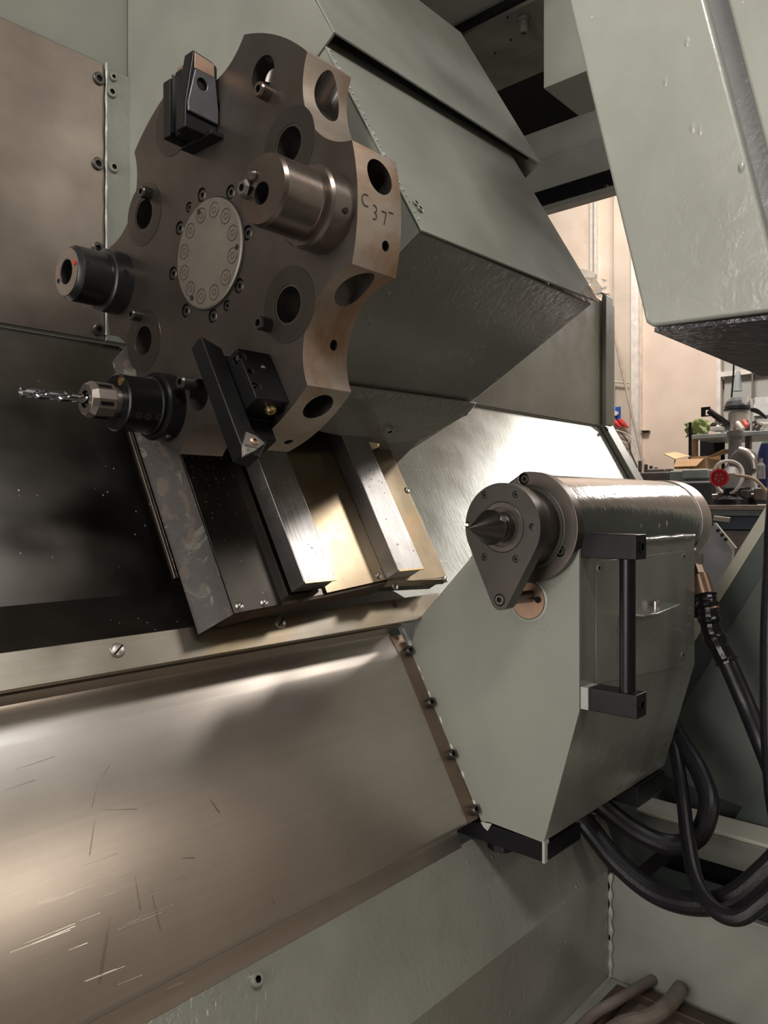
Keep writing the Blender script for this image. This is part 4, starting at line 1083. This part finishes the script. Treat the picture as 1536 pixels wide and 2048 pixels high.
for i, (px, py, w, h) in enumerate(spots):
    x = SX+.08+.1*rg.random(); q = at(px, py+h*.6, X=x); k = i % 6; R_ = w*.0028
    d = Vector((0, rg.uniform(-1, 1), rg.uniform(.1, .6))).normalized()
    B = Bm().lathe(q-d*R_*.9, d, [(0, R_*.5), (R_*.4, R_*.8), (R_*1.0, R_*.45), (R_*1.9, R_*.5), (R_*2.1, R_*.25)], 10)
    B.lathe(q, Vector((-.3, d.z, -d.y)), [(-R_*.8, R_*.3), (R_*1.1, R_*.3), (R_*1.1, R_*.55), (R_*1.5, R_*.5)], 8)
    zmin = min(v.co.z for v in B.b.verts); bmesh.ops.translate(B.b, verts=B.b.verts[:], vec=(0, 0, at(px, 862, X=x).z-zmin+.001))
    solo(names[k], '%s metal part lying %s' % (desc[k], where[i]), 'metal part', B, cols[k], 0, 'machine parts on the shelf')
# white tray, red and white tube
clutter('white_tray', 'white tray in front of the clutter on the shelf', 'tray', 1419, 1442, 853, 861, SX+.02, .12, plain('tray', (.7, .68, .64), .4))
t = thing('marker_tube', 'pale tube with a red tip lying on the shelf', 'tube', at(1480, 860, X=SX+.03))
obj('tube', Bm().cyl(at(1474, 845, X=SX+.05), at(1486, 858, X=SX+.03), .014, 12), white, t)
lab(obj('cap', Bm().cyl(at(1487, 842, X=SX+.05), at(1494, 852, X=SX+.03), .014, 12), plain('redcap', (.7, .08, .04), .4), t), 'red tip')
solo('tall_rod', 'thin pale rod standing on the shelf right of the helmet', 'rod', Bm().cyl(at(1502, 862, X=SX+.1), at(1503, 798, X=SX+.1), .006, 10), white)
# welding helmet
t = thing('welding_helmet', 'dark grey welding helmet with a lit window lying above the clutter', 'helmet', at(1478, 820, X=SX+.15))
c0 = at(1476, 819, X=SX+.15)
B = Bm().lathe(c0, Vector((0, 0, 1)), [(0, .078), (.02, .082), (.05, .070), (.072, .045), (.082, 0)], 24)
for v in B.b.verts: v.co.y = c0.y+(v.co.y-c0.y)*1.0
obj('shell', B, plain('helmet_grey', (.06, .065, .07), .35), t)
obj('brim', Bm().lathe(c0-EZ*.006, EZ, [(0, .085), (.008, .086), (.012, .08)], 24), 'black', t)
B = wbox(1484, 1496, 794, 805, SX+.075, .01); lab(obj('visor_window', B, white, t), 'pale visor window')
solo('helmet_stand', 'stained cream tin under the welding helmet', 'tin', Bm().lathe(at(1477, 861, X=SX+.15), EZ, [(0, .06), (.11, .06), (.115, .055), (.115, 0)], 24), cols[4])
rod('power_cord', 'dark cord hanging down to the welding helmet', 'cord', [at(1468, 700, X=5.6), at(1467, 745, X=5.6), at(1463, 795, X=5.6)], .006, 'black')
solo('hanging_glove', 'grey glove hanging on the workshop window', 'glove', Bm().tube([at(1476, 742, X=5.9), at(1475, 760, X=5.9), at(1474, 782, X=5.9)], lambda k: .012+.025*k, 10), plain('glove', (.33, .37, .38), .7))
t = thing('small_pliers', 'open black pliers on the right end of the shelf', 'pliers', at(1515, 830, X=SX+.1))
obj('handle', Bm().tube([at(1502, 818, X=SX+.1), at(1514, 820, X=SX+.1), at(1530, 833, X=SX+.1)], .009, 8), 'black', t)
obj('handle', Bm().tube([at(1502, 820, X=SX+.1), at(1518, 826, X=SX+.1), at(1534, 836, X=SX+.1)], .009, 8), 'black', t)

# bench lathe / machine below with box, vice, plug
BX = 4.2
benchm = plain('bench_grey', (.17, .20, .20), .4); darkm = plain('machine_dark', (.06, .065, .065), .4, .3)
t = thing('workbench', 'dark green-grey machine bench behind the tailstock collar', 'workbench', (BX+.2, at(1450, 1000, X=BX).y, GZ))
obj('bench_top', wbox(1360, 1680, 1010, 1020, BX, .6), plain('benchtop', (.33, .26, .22), .5), t, .004)
obj('apron', wbox(1360, 1680, 1020, 1032, BX+.02, .05), benchm, t, .003)
obj('drawer', wbox(1360, 1680, 1033, 1060, BX+.05, .5), plain('bluegrey_drawer', (.06, .08, .11), .4), t, .003)
obj('lower_panel', wbox(1360, 1680, 1062, 1260, BX+.08, .5, GZ), plain('lower_brown', (.20, .17, .16), .6), t)
lab(obj('lever', Bm().cyl(at(1428, 1036, X=BX-.05), at(1461, 1040, X=BX-.05), .014, 14), 'chrome', t), 'steel lever')
t = thing('grey_machine', 'grey bench machine carrying the cardboard box', 'machine', (4.65, at(1400, 950, X=4.6).y, at(1400, 1010, X=4.6).z))
obj('bed', wbox(1337, 1425, 940, 1012, 4.6, .4), plain('mach_grey', (.27, .31, .30), .4), t, .012)
obj('top_cover', wbox(1363, 1416, 938, 958, 4.57, .03), plain('mach_grey2', (.33, .36, .34), .4), t, .01)
lab(obj('dark_base', wbox(1330, 1430, 962, 1012, 4.52, .1), darkm, t, .02), 'dark base')
t = thing('tool_post', 'dark tool post with bolts left of the cardboard box', 'tool post', at(1300, 950, X=4.6))
obj('block', wbox(1278, 1338, 944, 966, 4.6, .2), cols[3], t, .01)
obj('slide', wbox(1292, 1330, 937, 946, 4.62, .15), cols[1], t, .01)
for px, h in ((1280, 922), (1292, 929), (1302, 932), (1312, 935)):
    obj('bolt', Bm().cyl(at(px, 945, X=4.65), at(px, h, X=4.65), .011, 8), 'tailmetal', t)
# cardboard box
t = thing('cardboard_box', 'open cardboard box standing on the grey bench machine', 'box', at(1378, 937, X=4.7))
card = plain('cardboard', (.50, .30, .15), .8, scale=20); card2 = plain('cardboard_inside', (.62, .42, .24), .8, scale=20)
bx = wbox(1350, 1412, 918, 937, 4.7, .006); obj('front_wall', bx, card, t)
z0 = at(1380, 937, X=4.7).z; yl = at(1350, 930, X=4.7).y; yr = at(1412, 930, X=4.7).y; z1 = at(1380, 918, X=4.7).z
obj('back_wall', Bm().abox(4.95, 4.956, yr, yl, z0, z1+.03), card, t)
obj('side_wall', Bm().abox(4.7, 4.956, yl, yl+.006, z0, z1), card2, t)
obj('side_wall', Bm().abox(4.7, 4.956, yr-.006, yr, z0, z1), card2, t)
obj('left_flap', Bm().prism([(4.7, yl, z1), (4.95, yl, z1+.03), (4.95, yl+.09, z1+.06), (4.7, yl+.07, z1+.035)], EZ*.005), card2, t)
obj('right_flap', Bm().prism([(4.7, yr, z1), (4.95, yr, z1+.03), (4.92, yr-.13, z1+.05), (4.7, yr-.10, z1+.045)], EZ*.005), card, t)
obj('front_flap', Bm().prism([(4.7, yl-.01, z1), (4.7, yr+.01, z1), (4.63, yr+.03, z0+.01), (4.63, yl-.02, z0+.01)], -EX*.005), card, t)
# red industrial plug with its coiled grey cable
t = thing('red_power_plug', 'red five-pin industrial power plug facing the machine', 'power plug', at(1437, 975, X=4.2))
q = at(1436, 955, X=4.2); KS = 1.16; d = Vector((-.85, .15, -.12)).normalized()
d = Vector((-1, -.40, -.05)).normalized()
obj('sleeve', Bm().lathe(q, d, [(a_*KS, b__*KS) for a_, b__ in [(0, .034), (.04, .036), (.041, .039), (.085, .040), (.086, .033), (.05, .033), (.05, 0)]], 28), plain('plug_red', (.75, .015, .03), .35), t)
lab(obj('rear_body', Bm().lathe(q-d*.07, d, [(0, .018), (.02, .030), (.07, .036)], 24), white, t), 'pale rear body')
u = d.cross(EZ).normalized(); v2 = d.cross(u)
for i in range(5):
    a = 2*PI*i/5+.3; p_ = q+d*.05+(u*math.cos(a)+v2*math.sin(a))*.019
    obj('pin', Bm().cyl(p_, p_+d*.028, .0042, 10), 'chrome', t)
ctr = at(1452, 955, X=4.3)
cable = plain('cable_grey', (.55, .53, .50), .5)
rod('plug_cable', 'grey cable coiled in a loop behind the red plug', 'cable', [ctr+Vector((.02*math.sin(a*2), -.075*math.cos(a)-.01, .088*math.sin(a))) for a in [2.6-i*.45 for i in range(15)]], .009, cable)
rod('orange_cable', 'pale orange cable arching to the right of the plug', 'cable', [at(1470, 950, X=3.9), at(1500, 955, X=3.9), at(1520, 968, X=3.9), at(1545, 1000, X=3.9)], .008, plain('cable_orange', (.55, .38, .26), .5))
# drill press / vice castings on the bench
t = thing('bench_vice', 'dark greasy bench vice beneath the red plug', 'vice', at(1470, 1010, X=BX+.15))
vx = BX+.15
obj('base', Bm().lathe(at(1470, 1010, X=vx), EZ, [(0, .11), (.03, .10), (.05, .07), (.09, .06)], 20), 'black', t)
obj('jaw_body', wbox(1448, 1500, 980, 998, vx-.05, .12), cols[0], t, .01)
obj('moving_jaw', wbox(1506, 1528, 975, 1000, vx-.06, .14), cols[3], t, .012)
obj('spindle', Bm().cyl(at(1425, 992, X=vx-.03), at(1530, 990, X=vx-.03), .012, 12), 'tailring', t)
obj('anvil', wbox(1426, 1446, 984, 1004, vx-.04, .1), cols[1], t, .02)
t = thing('grinder_casting', 'worn grey casting with a curved pale arm behind the red plug', 'machine', at(1478, 990, X=4.75))
gx = 4.75; gm = plain('cast_grey', (.20, .19, .175), .5, .3, .4, scale=30)
B = Bm().lathe(at(1470, 975, X=gx), EZ, [(0, .11), (.08, .09), (.14, .04), (.28, .035), (.30, .045), (.33, .045)], 22); obj('column', B, gm, t)
obj('curved_arm', Bm().tube([at(1478, 900, X=gx-.05), at(1492, 905, X=gx-.05), at(1505, 918, X=gx-.05), at(1510, 938, X=gx-.05)], .022, 12), 'collar', t)
obj('round_guard', Bm().lathe(at(1492, 925, X=gx), -EX, [(0, .08), (.05, .08), (.055, .07), (.055, 0)], 28), gm, t)
solo('spray_bottle', 'small clear bottle right of the round guard', 'bottle', Bm().lathe(at(1522, 958, X=4.4), EZ, [(0, .022), (.07, .022), (.09, .009), (.11, .009)], 16), plain('bottle', (.5, .5, .5), .1, .5))
t = thing('blue_drum', 'dark blue drum with a green top at the right edge', 'drum', at(1535, 950, X=4.5))
obj('body', Bm().lathe(at(1536, 950, X=4.5), EZ, [(-.075, .05), (0, .05), (.12, .05), (.17, .035)], 20), plain('blue_dk', (.015, .025, .12), .4), t)
lab(obj('top', Bm().lathe(at(1536, 893, X=4.5), EZ, [(0, .036), (.03, .03), (.03, 0)], 20), plain('gr_top', (.30, .38, .28), .5), t), 'pale green top')
clutter('black_case', 'black case at the right end of the bench', 'case', 1490, 1640, 985, 1008, BX+.35, .2, cols[0])
# pale translucent panel between collar and guard
t = thing('pale_cover_panel', 'pale lilac-white panel with a perforated strip, seen between collar and cream edge', 'panel', at(1425, 1180, X=2.6))
pn = [at(px, py, X=2.6) for px, py in ((1429, 1048), (1465, 1096), (1463, 1130), (1420, 1215), (1360, 1290), (1340, 1180), (1400, 1080))]
obj('panel', Bm().prism(pn, EX*.02), plain('lilac_white', (.50, .48, .52), .35), t)
st = [at(px, py, X=2.59) for px, py in ((1426, 1046), (1431, 1046), (1472, 1096), (1464, 1100))]
so = obj('perforated_strip', Bm().prism(st, EX*.012), 'cream', t)
for px, py in ((1436, 1061), (1444, 1070), (1451, 1079)):
    q = at(px, py, X=2.588); obj('hole', Bm().cyl(q-EX*.001, q+EX*.002, .006, 12), 'black', so)
# ceiling of the shop
B = Bm().abox(-3, 7.3, -4.5, 5.5, 3.6, 3.7); struct('ceiling_workshop', B, plain('shop_ceiling', (.6, .58, .54), .8))
B = Bm().abox(-3, 7.3, -4.6, -4.5, GZ, 3.6); struct('wall_front', B, plain('shop_wall_front', (.55, .47, .38), .8))
# ================================================================== light
def area(name, loc, aim, sx, sy, power, col):
    l = bpy.data.lights.new(name, 'AREA'); l.shape = 'RECTANGLE'; l.size = sx; l.size_y = sy
    l.energy = power; l.color = col
    o = bpy.data.objects.new(name, l); C.objects.link(o); o.location = loc
    o.rotation_euler = (Vector(aim)-Vector(loc)).to_track_quat('-Z', 'Y').to_euler()
    return o
WARM = (1, .86, .72); NEUT = (1, .95, .88)
area('ceiling_lamp_far', (5.4, .60, 1.88), (2.1, 1.1, .1), 1.1, .3, 42, (1, .95, .90))
area('ceiling_lamp_far_wall', (4.6, 2.0, 3.2), (6.5, 2.2, .5), 1.6, .6, 118, (1, .92, .85))
area('ceiling_lamp_right', (4.2, -1.3, 3.0), (.8, .7, 0), .6, .3, 24, (1, .93, .86))
area('left_fill_light', (-3.0, .40, .40), (.9, .6, .1), 1.5, 2.4, 84, NEUT)  # unseen soft fill added from the left, no known opening there
area('ceiling_lamp_operator', (1.45, -2.2, 1.15), (.5, .7, -.4), .7, .3, 6, WARM)
area('overhead_fill_light', (1.1, -1.3, 3.2), (.5, .7, -.2), 1.3, .5, 16, (.90, .95, 1))  # added overhead light that brightens the top band of the lower cover
area('machine_work_lamp', (.22, -.12, 1.15), (.85, .65, .2), .5, .15, 10, NEUT)
w = bpy.data.worlds.new('world'); S.world = w; w.use_nodes = True
w.node_tree.nodes['Background'].inputs[0].default_value = (1, .9, .8, 1)
w.node_tree.nodes['Background'].inputs[1].default_value = .12

# ================================================================== camera
cam = bpy.data.cameras.new('camera'); co = bpy.data.objects.new('camera', cam); C.objects.link(co)
co.location = (0, 0, 0)
co.rotation_euler = Vector((FW[0], FW[1], 0)).to_track_quat('-Z', 'Y').to_euler()
cam.sensor_fit = 'VERTICAL'; cam.sensor_height = 24; cam.sensor_width = 18
cam.lens = 24*F_PX/2048; cam.shift_y = -(1024-HY)/2048; cam.clip_start = .02; cam.clip_end = 50
S.camera = co
S.view_settings.view_transform = 'Standard'; S.view_settings.look = 'None'
S.view_settings.exposure = 0.0; S.view_settings.gamma = 1; S.view_settings.use_curve_mapping = False
